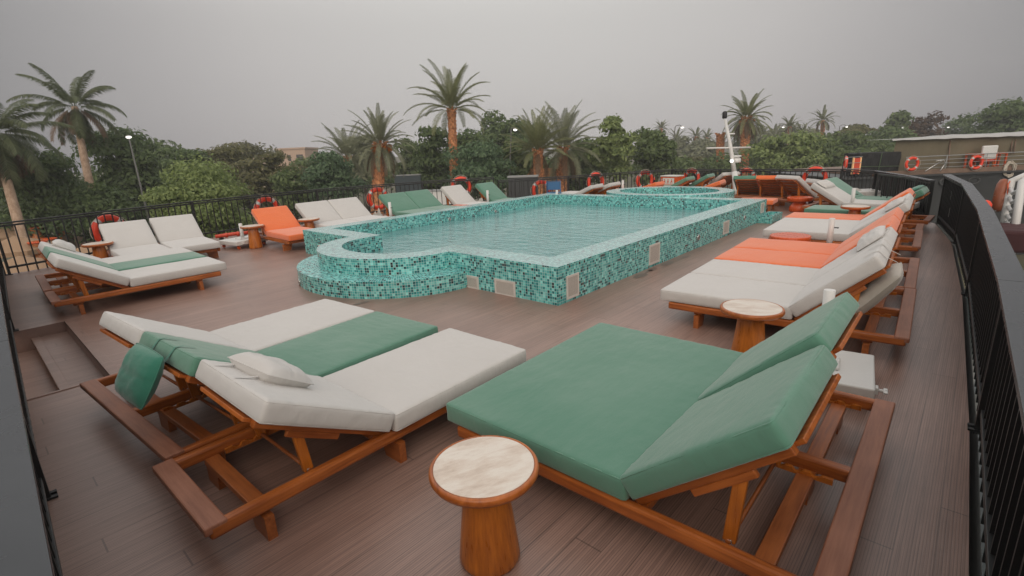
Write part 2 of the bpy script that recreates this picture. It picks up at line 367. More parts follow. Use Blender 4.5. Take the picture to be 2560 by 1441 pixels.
hl.add([(x, y, z) for z in (-0.06, -4.6) for x, y in outl], [(i, (i + 1) % len(outl), len(outl) + (i + 1) % len(outl), len(outl) + i) for i in range(len(outl))])
tag(hl.build('ship_hull', M['hull2']), kind='structure')

# ------------------------------------------------------------------ pool
AC, AA, AB = -3.30, 1.35, 1.13                       # round end of the pool
def arc(cx, a, b, n=28): return [(cx + a * math.cos(PI + PI * k / n), b * math.sin(PI + PI * k / n)) for k in range(n + 1)]
outer = [(-POOL_W, 0), (AC - AA, 0)] + arc(AC, AA, AB) + [(AC + AA, 0), (0, 0), (0, POOL_L), (-POOL_W, POOL_L)]
inner = [(-POOL_W + RIM, RIM), (AC - .98, RIM)] + arc(AC, .98, .74) + [(AC + .98, RIM), (-RIM, RIM), (-RIM, POOL_L - RIM), (-POOL_W + RIM, POOL_L - RIM)]
def wall_strip(mb, pts, z0, z1, off, flip=False, closed=True):
    s = 0.0; n = len(pts)
    for i in range(n if closed else n - 1):
        a, b = pts[i], pts[(i + 1) % n]; L = math.dist(a, b)
        if L < 1e-5: continue
        p = [(a[0], a[1], z0), (b[0], b[1], z0), (b[0], b[1], z1), (a[0], a[1], z1)]; u = [(off + s, z0), (off + s + L, z0), (off + s + L, z1), (off + s, z1)]
        if flip: p.reverse(); u.reverse()
        mb.quad(*p, uv=u); s += L
WATER_Z = 0.215
pool = empty('raised_pool', (0, 0, 0)); tag(pool, 'large raised pool clad in teal and black mosaic with rounded steps', 'swimming pool')
mb = MB(); wall_strip(mb, outer, 0.0, PH, 0.0); mb.build('outer_wall', M['mosaic'], pool)
mb = MB(); n = len(outer)
for i in range(n):
    j = (i + 1) % n; q = [outer[i], outer[j], inner[j], inner[i]]
    if math.dist(outer[i], outer[j]) + math.dist(inner[i], inner[j]) < 1e-5: continue
    if math.dist(outer[i], outer[j]) < 1e-5: q = [outer[i], inner[j], inner[i]]
    elif math.dist(inner[i], inner[j]) < 1e-5: q = [outer[i], outer[j], inner[i]]
    mb.add([(x, y, PH) for x, y in q], [tuple(range(len(q)))], [[(x + 50, y + 50) for x, y in q]])
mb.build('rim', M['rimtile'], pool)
mb = MB(); wall_strip(mb, inner, WATER_Z - .06, PH, 100.0, True); mb.build('inner_wall', M['mosaic'], pool)
mb = MB(); wall_strip(mb, inner, -0.75, WATER_Z - .06, 100.0, True)
rect = [(-POOL_W + RIM, RIM), (-RIM, RIM), (-RIM, POOL_L - RIM), (-POOL_W + RIM, POOL_L - RIM)]
mb.add([(x, y, -0.75) for x, y in rect], [(0, 1, 2, 3)], [[(x, y) for x, y in rect]])
led = arc(AC, .98, .74) + [(AC + .98, RIM), (AC - .98, RIM)]
mb.add([(x, y, -0.02) for x, y in led], [tuple(range(len(led)))], [[(x + 20, y + 20) for x, y in led]])
wall_strip(mb, [(AC - .98, RIM), (AC + .98, RIM)], -0.75, -0.02, 7.0, True, False)
mb.build('basin', M['basin'], pool)
SA, SB = 1.70, 1.45; stp = arc(AC, SA, SB, 32)
mb = MB(); wall_strip(mb, stp, 0.0, 0.24, 31.0, False, False)
ar = arc(AC, AA, AB, 32); s = 0.0
for i in range(32):
    L = math.dist(stp[i], stp[i + 1]); q = [stp[i], stp[i + 1], ar[i + 1], ar[i]]
    mb.add([(x, y, 0.24) for x, y in q], [(0, 1, 2, 3)], [[(s + 61, 0), (s + L + 61, 0), (s + L + 61, .335), (s + 61, .335)]]); s += L
mb.build('step', M['mosaic'], pool)
def vent_plate(c, n, wdt, hgt, perf=True):          # a framed grille set 6 mm proud of the tiles
    c = Vector(c); n = Vector(n); x = Vector((0, 0, 1)).cross(n).normalized(); z = Vector((0, 0, 1))
    Mx = Matrix(((x.x, z.x, n.x, c.x), (x.y, z.y, n.y, c.y), (x.z, z.z, n.z, c.z), (0, 0, 0, 1)))
    fr = MB(); b = 0.028
    for (a0, a1, b0, b1) in ((-wdt / 2, wdt / 2, -hgt / 2, -hgt / 2 + b), (-wdt / 2, wdt / 2, hgt / 2 - b, hgt / 2), (-wdt / 2, -wdt / 2 + b, -hgt / 2 + b, hgt / 2 - b), (wdt / 2 - b, wdt / 2, -hgt / 2 + b, hgt / 2 - b)):
        fr.box(a0, a1, b0, b1, -0.002, 0.012, 0, Mx)
    o = fr.build('vent', M['vent'], pool)
    g = MB(); p = [Mx @ Vector(q) for q in ((-wdt / 2 + b, -hgt / 2 + b, .007), (wdt / 2 - b, -hgt / 2 + b, .007), (wdt / 2 - b, hgt / 2 - b, .007), (-wdt / 2 + b, hgt / 2 - b, .007))]
    g.quad(*p, uv=[(0, 0), (wdt, 0), (wdt, hgt), (0, hgt)]); g.build('grille', M['perf'], o)
vent_plate((-1.50, 0, .085), (0, -1, 0), .26, .19); vent_plate((-0.87, 0, .095), (0, -1, 0), .37, .22); vent_plate((-5.76, 0, .13), (0, -1, 0), .22, .20)
vent_plate((0, .30, .185), (1, 0, 0), .26, .30); vent_plate((0, 2.47, .20), (1, 0, 0), .34, .31); vent_plate((0, 5.49, .18), (1, 0, 0), .30, .25); vent_plate((0, 7.72, .315), (1, 0, 0), .22, .23)
def nozzle(c, n, r=.055):
    n = Vector(n).normalized(); c = Vector(c); q = n.to_track_quat('Z', 'Y').to_matrix().to_4x4(); q.translation = c
    b = MB(); b.lathe([(r, -.004), (r, .010), (r * .8, .016), (r * .62, .016), (r * .55, .006), (0.0001, .006)], 20); b.v = [tuple(q @ Vector(v)) for v in b.v]
    o = b.build('pool_light', M['steel'], pool)
    b = MB()
    for k in range(4):
        th = k * PI / 2 + .5; b.box(r * .16, r * .5, -r * .14, r * .14, .0065, .012, 0, Matrix.Rotation(th, 4, 'Z'))
    b.v = [tuple(q @ Vector(v)) for v in b.v]; b.build('lens', M['dark'], o)
def on_step(deg):
    a = R(deg); return (AC + SA * math.cos(a), SB * math.sin(a)), (math.cos(a) / SA, math.sin(a) / SB)
for deg in (249, 282 - 85):
    (x, y), (nx, ny) = on_step(deg); 
    nozzle((x, y, .055), (nx, ny, 0))
(x, y), (nx, ny) = on_step(304); nozzle((x, y, .055), (nx, ny, 0)) if False else None
nozzle((0, 4.16, .187), (1, 0, 0)); nozzle((0, 6.56, .231), (1, 0, 0))
for x, y in ((-POOL_W + RIM, 3.55), (-POOL_W + RIM, 5.2)): nozzle((x, y, .26), (1, 0, 0), .045)
# water
mb = MB(); mb.add([(x, y, WATER_Z) for x, y in inner if True], [tuple(range(len(inner)))]); wtr = mb.build('pool_water', M['water']); tag(wtr, kind='structure')
# jacuzzi
JC, JZ = (-2.95, 9.08), 0.53
def ell(a, b, n=64): return [(JC[0] + a * math.cos(2 * PI * k / n), JC[1] + b * math.sin(2 * PI * k / n)) for k in range(n)]
jac = empty('round_spa_pool', (0, 0, 0)); tag(jac, 'round raised spa pool in teal mosaic behind the far rim', 'spa pool')
jo, ji = ell(1.80, 1.43), ell(1.42, 1.03)
mb = MB(); wall_strip(mb, jo, 0, JZ, 300); mb.build('outer_wall', M['mosaic'], jac)
mb = MB()
for i in range(64):
    j = (i + 1) % 64; q = [jo[i], jo[j], ji[j], ji[i]]; mb.add([(x, y, JZ) for x, y in q], [(0, 1, 2, 3)], [[(x + 350, y) for x, y in q]])
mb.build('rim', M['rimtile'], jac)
mb = MB(); wall_strip(mb, ji, 0.02, JZ, 330, True); mb.add([(x, y, 0.02) for x, y in ji], [tuple(range(64))], [[(x, y) for x, y in ji]]); mb.build('basin', M['mosaic'], jac)
mb = MB(); mb.add([(x, y, .30) for x, y in ji], [tuple(range(64))]); tag(mb.build('spa_water', M['water']), kind='structure')
mb = MB(); bx = [(.003, 7.45), (.30, 7.45), (.30, 8.25), (.003, 8.25)]
wall_strip(mb, bx, 0, .17, 210); bi = [(.03, 7.52), (.24, 7.52), (.24, 8.18), (.03, 8.18)]
for i in range(4):
    j = (i + 1) % 4; q = [bx[i], bx[j], bi[j], bi[i]]; mb.add([(x, y, .17) for x, y in q], [(0, 1, 2, 3)], [[(x + 220, y) for x, y in q]])
wall_strip(mb, bi, .0, .17, 240, True); mb.add([(x, y, .02) for x, y in bi], [(0, 1, 2, 3)], [[(x, y) for x, y in bi]])
fb = mb.build('foot_bath', M['mosaic']); tag(fb, 'low mosaic foot bath at the far right end of the pool', 'foot bath')

# ------------------------------------------------------------------ loungers
def cushion(mb, x0, x1, y0, y1, z0, z1, rad=.024, puff=.010, seed=0, M4=None, seam=True, fine=False):
    rnd = random.Random(seed); W, L, T = x1 - x0, y1 - y0, z1 - z0; cx, cy, cz = (x0 + x1) / 2, (y0 + y1) / 2, (z0 + z1) / 2
    def axis(l, nn):
        k = [-.5 * l, -.5 * l + rad * .25, -.5 * l + rad * .6, -.5 * l + rad]; k += [-.5 * l + rad + (l - 2 * rad) * i / nn for i in range(1, nn)]; k += [.5 * l - rad, .5 * l - rad * .6, .5 * l - rad * .25, .5 * l]; return k
    g_ = .026 if fine else .07; ax, ay, az = axis(W, max(6, int(W / g_))), axis(L, max(6, int(L / g_))), axis(T, 4 if fine else 2)
    idx = {}; vs = []; fs = []
    def V(p):
        key = (round(p[0], 5), round(p[1], 5), round(p[2], 5))
        if key in idx: return idx[key]
        q = [max(-h + rad, min(h - rad, c)) for c, h in zip(p, (W / 2, L / 2, T / 2))]
        d = Vector([p[i] - q[i] for i in range(3)]); k = Vector(q)
        if d.length > 1e-7: k = k + d.normalized() * rad
        fx = max(0, 1 - abs(2 * k.x / W) ** 4); fy = max(0, 1 - abs(2 * k.y / L) ** 4); fz = max(0, 1 - abs(2 * k.z / T) ** 2)
        sgn = 1 if k.z > 0 else -0.15
        nn = mnoise.noise(Vector((k.x * 3 + seed * 7.7, k.y * 3, k.z))) * .006 + mnoise.noise(Vector((k.x * 11 + seed, k.y * 9, 3))) * .0018
        dz = (puff * fx * fy + nn * min(1, fx * 2 + .2)) * sgn * (2 * abs(k.z) / T)
        k.x += (1 if k.x > 0 else -1) * .006 * fz * fy * (abs(2 * k.x / W) ** 6); k.y += (1 if k.y > 0 else -1) * .006 * fz * fx * (abs(2 * k.y / L) ** 6)
        if fine:
            ex, ey = W / 2 - abs(k.x), L / 2 - abs(k.y); rp = mnoise.noise(Vector((k.y * 26, seed, k.x * 3))) * math.exp(-max(0, ex - .01) / .045) + mnoise.noise(Vector((k.x * 26, seed + 9, k.y * 3))) * math.exp(-max(0, ey - .01) / .045)
            dz += sgn * .0050 * rp * (2 * abs(k.z) / T); sd2 = .0035 * mnoise.noise(Vector((k.x * 16 + k.y * 16, k.z * 9, seed))) * fz; k.x += sd2 * (1 if k.x > 0 else -1) * (abs(2 * k.x / W) ** 8); k.y += sd2 * (1 if k.y > 0 else -1) * (abs(2 * k.y / L) ** 8)
        k.z += dz
        idx[key] = len(vs); vs.append((k.x + cx, k.y + cy, k.z + cz)); return idx[key]
    for A, B, Cst, mk in ((ax, ay, (T / 2, -T / 2), lambda a, b, c: (a, b, c)), (ay, az, (W / 2, -W / 2), lambda a, b, c: (c, a, b)), (az, ax, (L / 2, -L / 2), lambda a, b, c: (b, c, a))):
        for c in Cst:
            for i in range(len(A) - 1):
                for j in range(len(B) - 1):
                    f = [V(mk(A[i], B[j], c)), V(mk(A[i + 1], B[j], c)), V(mk(A[i + 1], B[j + 1], c)), V(mk(A[i], B[j + 1], c))]
                    if c < 0: f.reverse()
                    if len(set(f)) == 4: fs.append(f)
    if M4 is not None: vs = [M4 @ Vector(v) for v in vs]
    mb.add(vs, fs, smooth=True)
    if seam:                                            # piping round the top and the bottom edge
        for zz in (z1 - rad * .42, z0 + rad * .42):
            e = rad * .22; pts = []
            for (qx, qy, a0) in ((x1 - rad, y1 - rad, 0), (x0 + rad, y1 - rad, 90), (x0 + rad, y0 + rad, 180), (x1 - rad, y0 + rad, 270)):
                for k in range(4):
                    a = R(a0 + 30 * k); pts.append(Vector((qx + (rad - e) * math.cos(a), qy + (rad - e) * math.sin(a), zz)))
            if M4 is not None: pts = [M4 @ p for p in pts]
            mb.tube(pts, .0042, 5, True)
LF = 2.05; HINGE = 1.20; ZT = .24
cache = {}
def cached(key, fn):
    if key not in cache: cache[key] = fn()
    return cache[key]
def frame_mesh(bays, bw, LF=LF):
    W = bays * bw / 2; b = MB()
    for sx in (-1, 1): b.bar((sx * (W - .035), .04, .2), (sx * (W - .035), LF - .02, .2), .055, .075, .016)
    if bays == 2: b.bar((0, .09, .2), (0, LF - .03, .2), .06, .07, .008)
    for yy in (.08,): b.bar((-W + .07, yy, .2), (W - .07, yy, .2), .06, .06, .006)
    b.bar((-W + .07, HINGE + .03, .185), (W - .07, HINGE + .03, .185), .07, .045, .006)
    for k in range(6):
        for i in range(bays):
            xa = -W + i * bw; b.box(xa + .065, xa + bw - .065, .16 + k * .175, .16 + k * .175 + .085, .208, .228)
    return b.mesh('frame', M['teak'])
def head_mesh(bays, bw, LF=LF):
    W = bays * bw / 2; b = MB(); b.box(-W + .008, W - .008, LF - .105, LF, .197, .2415, .008); return b.mesh('head_board', M['teak_grey'])
def cross_mesh(bays, bw, yy):
    W = bays * bw / 2; b = MB(); b.box(-W + .05, W - .05, yy - .04, yy + .04, .135, .175, .004); return b.mesh('cross_board', M['teak_x'])
def leg_mesh():
    b = MB(); bm = [(-.07, -.024, 0), (.085, -.024, 0), (.085, .024, 0), (-.07, .024, 0), (-.11, -.024, .134), (.085, -.024, .134), (.085, .024, .134), (-.11, .024, .134)]
    b.add(bm, [(0, 3, 2, 1), (4, 5, 6, 7), (0, 1, 5, 4), (1, 2, 6, 5), (2, 3, 7, 6), (3, 0, 4, 7)]); return b.mesh('leg', M['teak_x'])
def ratchet_mesh(y0=1.42):
    b = MB(); pts = []; y = 0.0
    prof = [(0, 0), (0, .03)]
    for k in range(5): prof += [(.03 + k * .085, .03), (.045 + k * .085, .012), (.062 + k * .085, .014), (.085 + k * .085, .03)]
    prof += [(.47, .03), (.47, 0)]
    n = len(prof); vs = [(x, p[0], p[1]) for x in (-.011, .011) for p in prof]
    b.add(vs, [tuple(range(n))[::-1], tuple(range(n, 2 * n))] + [(i, (i + 1) % n, n + (i + 1) % n, n + i) for i in range(n)]); return b.mesh('ratchet_strip', M['teak_z'])
BL = .84
def backframe_mesh(bw):                                  # local: hinge at origin, +y up the backrest, z normal to it
    w2 = bw / 2 - .095; b = MB()
    for sx in (-1, 1): b.bar((sx * w2, 0, -.022), (sx * w2, BL - .03, -.022), .045, .05, .006)
    for k in range(6): b.box(-w2 + .022, w2 - .022, .10 + k * .135, .10 + k * .135 + .075, -.030, -.008, .003)
    for sx in (-1, 1): b.box(sx * w2 - .014, sx * w2 + .014, .30, .62, -.085, -.048, .006)
    return b.mesh('backrest_frame', M['teak'])
def seat_mesh(x0, x1, col, seed):
    b = MB(); cushion(b, x0, x1, -.055, HINGE - .004, ZT, ZT + .122, seed=seed, fine=nl[0] <= 4); return b.mesh('seat_cushion', M[col])
def back_mesh(bw, col, seed):
    b = MB(); cushion(b, -bw / 2 + .008, bw / 2 - .008, .035, BL + .005, .002, .122, seed=seed, fine=nl[0] <= 4); return b.mesh('back_cushion', M[col])
def pillow_mesh(wd, dp, th, col, seed):
    b = MB(); n = 22; vs = []; fs = []
    for sgn in (1, -1):
        for i in range(n + 1):
            for j in range(n + 1):
                u, v = -1 + 2 * i / n, -1 + 2 * j / n
                e = max(0, (1 - abs(u) ** 2.6)) * max(0, (1 - abs(v) ** 2.6)); pin = 1 - .07 * (u * u * (1 - v * v)) - .0
                h = th / 2 * e ** .46 * (1 - .10 * math.exp(-(v / .10) ** 2) * (sgn > 0)) + mnoise.noise(Vector((u * 2.2 + seed, v * 2.2, sgn))) * .016 * e + mnoise.noise(Vector((u * 6 + seed, v * 6, sgn))) * .006 * e ** .3
                vs.append((wd / 2 * u * math.sqrt(1 - .10 * v * v), dp / 2 * v * math.sqrt(1 - .10 * u * u), sgn * h))
    m = (n + 1) * (n + 1)
    for s_ in (0, 1):
        for i in range(n):
            for j in range(n):
                q = [s_ * m + i * (n + 1) + j, s_ * m + (i + 1) * (n + 1) + j, s_ * m + (i + 1) * (n + 1) + j + 1, s_ * m + i * (n + 1) + j + 1]
                fs.append(q if s_ == 0 else q[::-1])
    b.add(vs, fs, smooth=True)
    ring = [Vector(vs[i * (n + 1)]) for i in range(n + 1)] + [Vector(vs[n * (n + 1) + j]) for j in range(1, n + 1)] + [Vector(vs[i * (n + 1) + n]) for i in range(n - 1, -1, -1)] + [Vector(vs[j]) for j in range(n - 1, 0, -1)]
    b.tube(ring, .004, 5, True); return b.mesh('pillow', M[col])
nl = [0]
def lounger(foot, heading, label, seats, backs, bw=.85, angle=35, pillows=(), wide=None, lf=LF, cw=None):
    """seats/backs: one colour per bay (from the lounger's left seen from the foot); wide: one seat cushion across"""
    nl[0] += 1; sd = nl[0]; bays = len(backs); W = bays * bw / 2
    root = empty('sun_lounger', (foot[0], foot[1], 0), R(heading - 90)); tag(root, label, 'sun lounger', 'teak sun loungers around the pool')
    link('frame', cached(('f', bays, bw, lf), lambda: frame_mesh(bays, bw, lf)), root)
    link('head_board', cached(('h', bays, bw, lf), lambda: head_mesh(bays, bw, lf)), root)
    ys = (.34, 1.14, lf - .28) if lf > 2.1 else (.34, lf - .28)
    for yy in ys: link('cross_board', cached(('c', bays, bw, yy), lambda: cross_mesh(bays, bw, yy)), root)
    lm = cached('leg', leg_mesh)
    for yy in ys:
        for xx in ((-W + .09, W - .09) if bays == 1 else (-W + .09, 0, W - .09)):
            o = link('leg', lm, root); o.location = (xx, yy, 0)
            if xx < -.01: o.rotation_euler = (0, 0, PI)
    if wide: link('seat_cushion', cached(('sw', bays, bw, wide), lambda: seat_mesh(-W + .01, W - .01, wide, sd)), root)
    cw = cw or bw
    angs = angle if isinstance(angle, (tuple, list)) else [angle] * bays
    for i in range(bays):
        angle = angs[i]; ca, sa = math.cos(R(angle)), math.sin(R(angle))
        xc = -W + bw * (i + .5)
        if not wide:
            o = link('seat_cushion', seat_mesh(-cw / 2 + .008, cw / 2 - .008, seats[i], sd * 3 + i), root); o.location = (xc, 0, 0)
        bf = link('backrest_frame', cached(('bf', bw), lambda: backframe_mesh(bw)), root); bf.location = (xc, HINGE, ZT); bf.rotation_euler = (R(angle), 0, 0)
        o = link('back_cushion', back_mesh(cw, backs[i], sd * 5 + i), root); o.location = (xc, HINGE, ZT); o.rotation_euler = (R(angle), 0, 0)
        s0 = .56; py, pz = HINGE + s0 * ca + .05 * sa, ZT + s0 * sa - .05 * ca
        by = min(py - .03, 1.80)
        for sx in (-1, 1):
            xx = xc + sx * (bw / 2 - .115)
            p = MB(); p.bar((xx, py, pz), (xx, by, .205), .034, .055, .006, (0, 1, 0)); pr = p.build('prop', M['teak_z'], root)
            if nl[0] <= 4:
                p = MB()
                for ox, q_ in ((.0175, (py, pz)), (.0175, (by + .012, .235))): p.tube([(xx + sx * ox, q_[0] - .005, q_[1] - .02), (xx + sx * (ox + .004), q_[0] - .005, q_[1] - .02)], .009, 10)
                p.build('bolt', M['steel'], pr)
            rt = link('ratchet_strip', cached('rat', ratchet_mesh), root); rt.location = (xc + sx * (bw / 2 - .078), 1.42, .165)
        dw = MB(); dw.tube([(xc - bw / 2 + .09, by, .212), (xc + bw / 2 - .09, by, .212)], .011, 8); dw.build('dowel', M['teak_x'], root)
        for kind, pc in [p[1:] for p in pillows if p[0] == i]:
            if kind == 'mid': pm = ('p', .50, .30, .15, pc); sx_, s1, nrm, tilt = .12, .58, .165, 4
            elif kind == 'head': pm = ('p', bw * .80, .27, .11, pc); sx_, s1, nrm, tilt = 0, .70, .150, 1
            else: pm = ('p', .48, .33, .14, pc); sx_, s1, nrm, tilt = 0, .93, -.10, -88
            if kind == 'big': pm = ('p', .62, .62, .17, pc); sx_, s1, nrm, tilt = .05, .56, -.17, 10
            me = cached(pm, lambda: pillow_mesh(*pm[1:], sd)); o = link('pillow', me, root)
            o.location = (xc + sx_, HINGE + s1 * ca - nrm * sa, ZT + s1 * sa + nrm * ca); o.rotation_euler = (R(angle + tilt), 0, R(2.0 * ((sd * 7) % 5 - 2)))
            for sx in (-1, 1):                            # tie straps, from the pillow over the cushion's head edge
                b = MB(); xs = sx * pm[1] * .28 + xc + sx_
                if kind in ('mid', 'head'): prof = [(s1 + pm[2] / 2 - .02, .150), (s1 + pm[2] / 2 + .05, .134), (BL - .02, .131), (BL + .0, .10), (BL + .005, .01)]
                else: prof = [(BL - .11, .136), (BL - .04, .136), (BL + .008, .118), (BL + .03, .03), (BL + .055, -.04)]
                if kind == 'mid': prof = prof[:2] + [(s1 + pm[2] / 2 + .10, .131)]
                P = [Vector((xs + .014 * math.sin(3 * k), HINGE + a * ca - c * sa, ZT + a * sa + c * ca)) for k, (a, c) in enumerate(prof)]
                vs = []; fs = []
                for k, p in enumerate(P): vs += [p - Vector((.011, 0, 0)), p + Vector((.011, 0, 0))]
                for k in range(len(P) - 1): fs.append((2 * k, 2 * k + 1, 2 * k + 3, 2 * k + 2))
                b.add(vs, fs, smooth=True); so = b.build('strap', M[pc], o); so.matrix_parent_inverse = o.matrix_basis.inverted()
    return root
# front pair, heads to the rear rail
lounger((-.73, -2.09), -85.6, 'double lounger, one cream and one green cushion, green pillow dangling off its head', ['green', 'white'], ['green', 'white'], .90, 30, [(0, 'behind', 'deepgreen')], lf=2.14)
lounger((.71, -1.98), -88.8, 'single cream lounger with a small tied cream pillow, nearest the round travertine table', ['white'], ['white'], .82, 29, [(0, 'mid', 'white')], lf=2.24, cw=.90)
lounger((1.34, -1.97), 1, 'big all-green double lounger filling the right foreground', ['green', 'green'], ['green', 'green'], .92, (44, 40), (), 'green')
lounger((1.24, 1.01), 3, 'double cream lounger on the right with large pillow hanging behind its head', ['white', 'white'], ['white', 'white'], .86, 42, [(1, 'big', 'beige'), (0, 'head', 'white')])
lounger((1.14, 2.73), 3, 'double orange lounger beside the cream double on the right', ['orange', 'orange'], ['orange', 'orange'], .85, 43, ())
lounger((1.0, 5.22), 3, 'cream double lounger with one unbroken seat cushion, behind the orange-topped stool', ['white', 'white'], ['white', 'white'], .81, 38, [(1, 'head', 'white')], 'white')
lounger((.93, 6.45), 2, 'narrow orange single lounger just beyond the unbroken cream double', ['orange'], ['orange'], .78, 40, [])
lounger((.98, 7.82), -2, 'green single lounger on the right with a green head pillow, behind the travertine table', ['green'], ['green'], .80, 33, [(0, 'head', 'deepgreen')])
# left trio
lounger((-5.42, -2.02), -91, 'single cream lounger at the left seen side on, with a bare teak rail', ['white'], ['white'], .86, 31)
lounger((-6.72, -1.98), -92, 'double lounger at the left, green strip beside cream with cream pillow', ['green', 'white'], ['green', 'white'], .80, 31, [(1, 'mid', 'white')])
# along the left rail, heads to the rail
lounger((-7.40, -2.46), 178, 'cream single lounger behind the pillow of the left trio, leftmost by the rail', ['white'], ['white'], .80, 34)
lounger((-7.50, -1.64), 176, 'cream single lounger between the leftmost rail lounger and the white parasol base', ['white'], ['white'], .82, 34)
lounger((-6.82, .25), 178, 'lone orange lounger on the left between two travertine tables', ['orange'], ['orange'], .82, 35)
lounger((-7.02, 1.88), 180, 'double cream lounger by the left rail, beside the lone orange lounger', ['white', 'white'], ['white', 'white'], .86, 35)
lounger((-6.94, 4.28), 181, 'double green lounger by the left rail behind the pool wall', ['green', 'green'], ['green', 'green'], .88, 35)
lounger((-6.70, 5.90), 183, 'cream single lounger by the left rail between the two green ones', ['white'], ['white'], .85, 40)
lounger((-6.42, 7.15), 186, 'green single lounger at the far end of the left rail row', ['green'], ['green'], .85, 40)
def by_top(top, heading, angle, *a, **k):               # placed by where the top of the backrest stands
    d = HINGE + .80 * math.cos(R(angle)) - .1 * math.sin(R(angle)); h = R(heading)
    return lounger((top[0] - d * math.cos(h), top[1] - d * math.sin(h)), heading, *a, angle=angle, **k)
by_top((-5.25, 8.95), 4, 24, 'cream lounger left of the round spa, nearer of two showing orange slats', ['white'], ['white'], bw=.80)
by_top((-5.12, 9.78), 4, 24, 'cream lounger left of the round spa, farther of two showing orange slats', ['white'], ['white'], bw=.80)
by_top((-4.15, 10.95), 4, 19, 'low orange lounger behind the spa in front of the orange locker', ['orange'], ['orange'], bw=.78)
by_top((-3.45, 11.70), 4, 28, 'green lounger behind the spa, left of the two green backs', ['green'], ['green'], bw=.78)
by_top((-3.10, 12.50), 4, 31, 'green lounger behind the spa, right of the two green backs', ['green'], ['green'], bw=.78)
by_top((-2.62, 13.05), -25, 33, 'cream lounger behind the spa beside the far railing', ['white'], ['white'], bw=.76)
by_top((-2.25, 11.25), 8, 22, 'orange lounger behind the spa, left of the white mast', ['orange'], ['orange'], bw=.80)
by_top((-1.40, 11.08), -84, 34, 'green lounger seen from behind, just right of the white mast', ['green'], ['green'], bw=.84)
by_top((-.72, 10.85), -88, 36, 'orange lounger seen from behind, right of the green slatted back', ['orange'], ['orange'], bw=.80)
by_top((-.22, 10.55), -122, 38, 'cream lounger at the far right seen obliquely from behind', ['white'], ['white'], bw=.80)
by_top((.30, 11.1), -142, 26, 'cream lounger beyond the orange spool stool, showing only its slatted back', ['white'], ['white'], bw=.80)
by_top((.80, 9.34), 170, 31, 'cream lounger with a cream head pillow by the far right railing', ['white'], ['white'], bw=.80, pillows=[(0, 'head', 'white')])
by_top((.86, 10.16), 172, 34, 'green lounger by the far right railing, beyond the pillowed cream one', ['green'], ['green'], bw=.80)
fl = MB(); cushion(fl, -.45, .45, -.33, .33, .02, .13, seed=91); o = fl.build('floor_cushion', M['orange']); o.location = (-.72, 9.72, .16); o.rotation_euler = (0, 0, R(5)); tag(o, 'flat orange cushion lying between the spa and the slatted backs', 'cushion')
stn = MB(); stn.box(-.42, .42, -.30, .30, .0, .02); [stn.box(sx * .36 - .03, sx * .36 + .03, sy * .24 - .03, sy * .24 + .03, -.16, .0) for sx in (-1, 1) for sy in (-1, 1)]
o2 = stn.build('cushion_stand', M['teak_x']); o2.location = (-.72, 9.72, .16); o2.rotation_euler = (0, 0, R(5)); tag(o2, 'low teak stand under the flat orange cushion by the spa', 'stand')

# ------------------------------------------------------------------ side tables and stools
def table_meshes():
    b = MB(); b.lathe([(.135, 0), (.143, .018), (.140, .05), (.128, .16), (.112, .30), (.098, .44), (.096, .447)], 40); stem = b.mesh('stem', M['teak_z'])
    b = MB(); b.lathe([(.10, .447), (.215, .449), (.238, .458), (.247, .474), (.246, .490), (.240, .498), (.228, .5), (.2275, .494)], 56); top = b.mesh('table_top', M['teak'])
    b = MB(); b.lathe([(.2265, .470), (.2265, .4985), (.224, .5005)], 56); disc = b.mesh('travertine_inlay', M['trav']); return stem, top, disc
def side_table(x, y, label, sc=1.0):
    stem, top, disc = cached('tbl', table_meshes); r = empty('side_table', (x, y, 0), R((x * 977 + y * 331) % 360)); r.scale = (sc, sc, 1); tag(r, label, 'side table', 'round teak tables with stone tops')
    link('stem', stem, r); t = link('table_top', top, r); link('travertine_inlay', disc, t); return r
side_table(2.09, -3.31, 'round teak table with travertine top, nearest in the foreground')
side_table(2.31, -.38, 'round travertine topped table behind the big green lounger')
side_table(1.88, 7.02, 'travertine topped table in front of the far green lounger on the right')
side_table(-8.73, -2.95, 'travertine topped table behind the left trio of loungers')
side_table(-8.20, -.30, 'travertine topped table on the left between white parasol base and orange lounger')
side_table(-8.05, .93, 'travertine topped table on the left between orange and cream loungers')
def stool_mesh():
    b = MB(); b.lathe([(.215, 0), (.225, .02), (.225, .09), (.205, .145), (.150, .21), (.145, .235), (.15, .262)], 40); base = b.mesh('base', M['lacq'])
    b = MB(); b.lathe([(.17, .262), (.275, .264), (.288, .275), (.290, .345), (.284, .358), (.262, .362)], 48); top = b.mesh('seat_top', M['lacq']); return base, top
def stool(x, y, label, z=0.0):
    base, top = cached('stool', stool_mesh); r = empty('spool_stool', (x, y, z)); tag(r, label, 'stool', 'orange lacquered spool stools'); link('base', base, r); link('seat_top', top, r)
stool(1.50, 4.05, 'orange round stool between the orange double and the cream double lounger')
stool(.28, 9.80, 'orange spool stool standing alone past the far corner of the pool')
stool(-6.85, 3.05, 'orange stool top peeping over the pool wall before the green double')
stool(-7.55, 5.28, 'orange stool between the green double and a cream lounger')

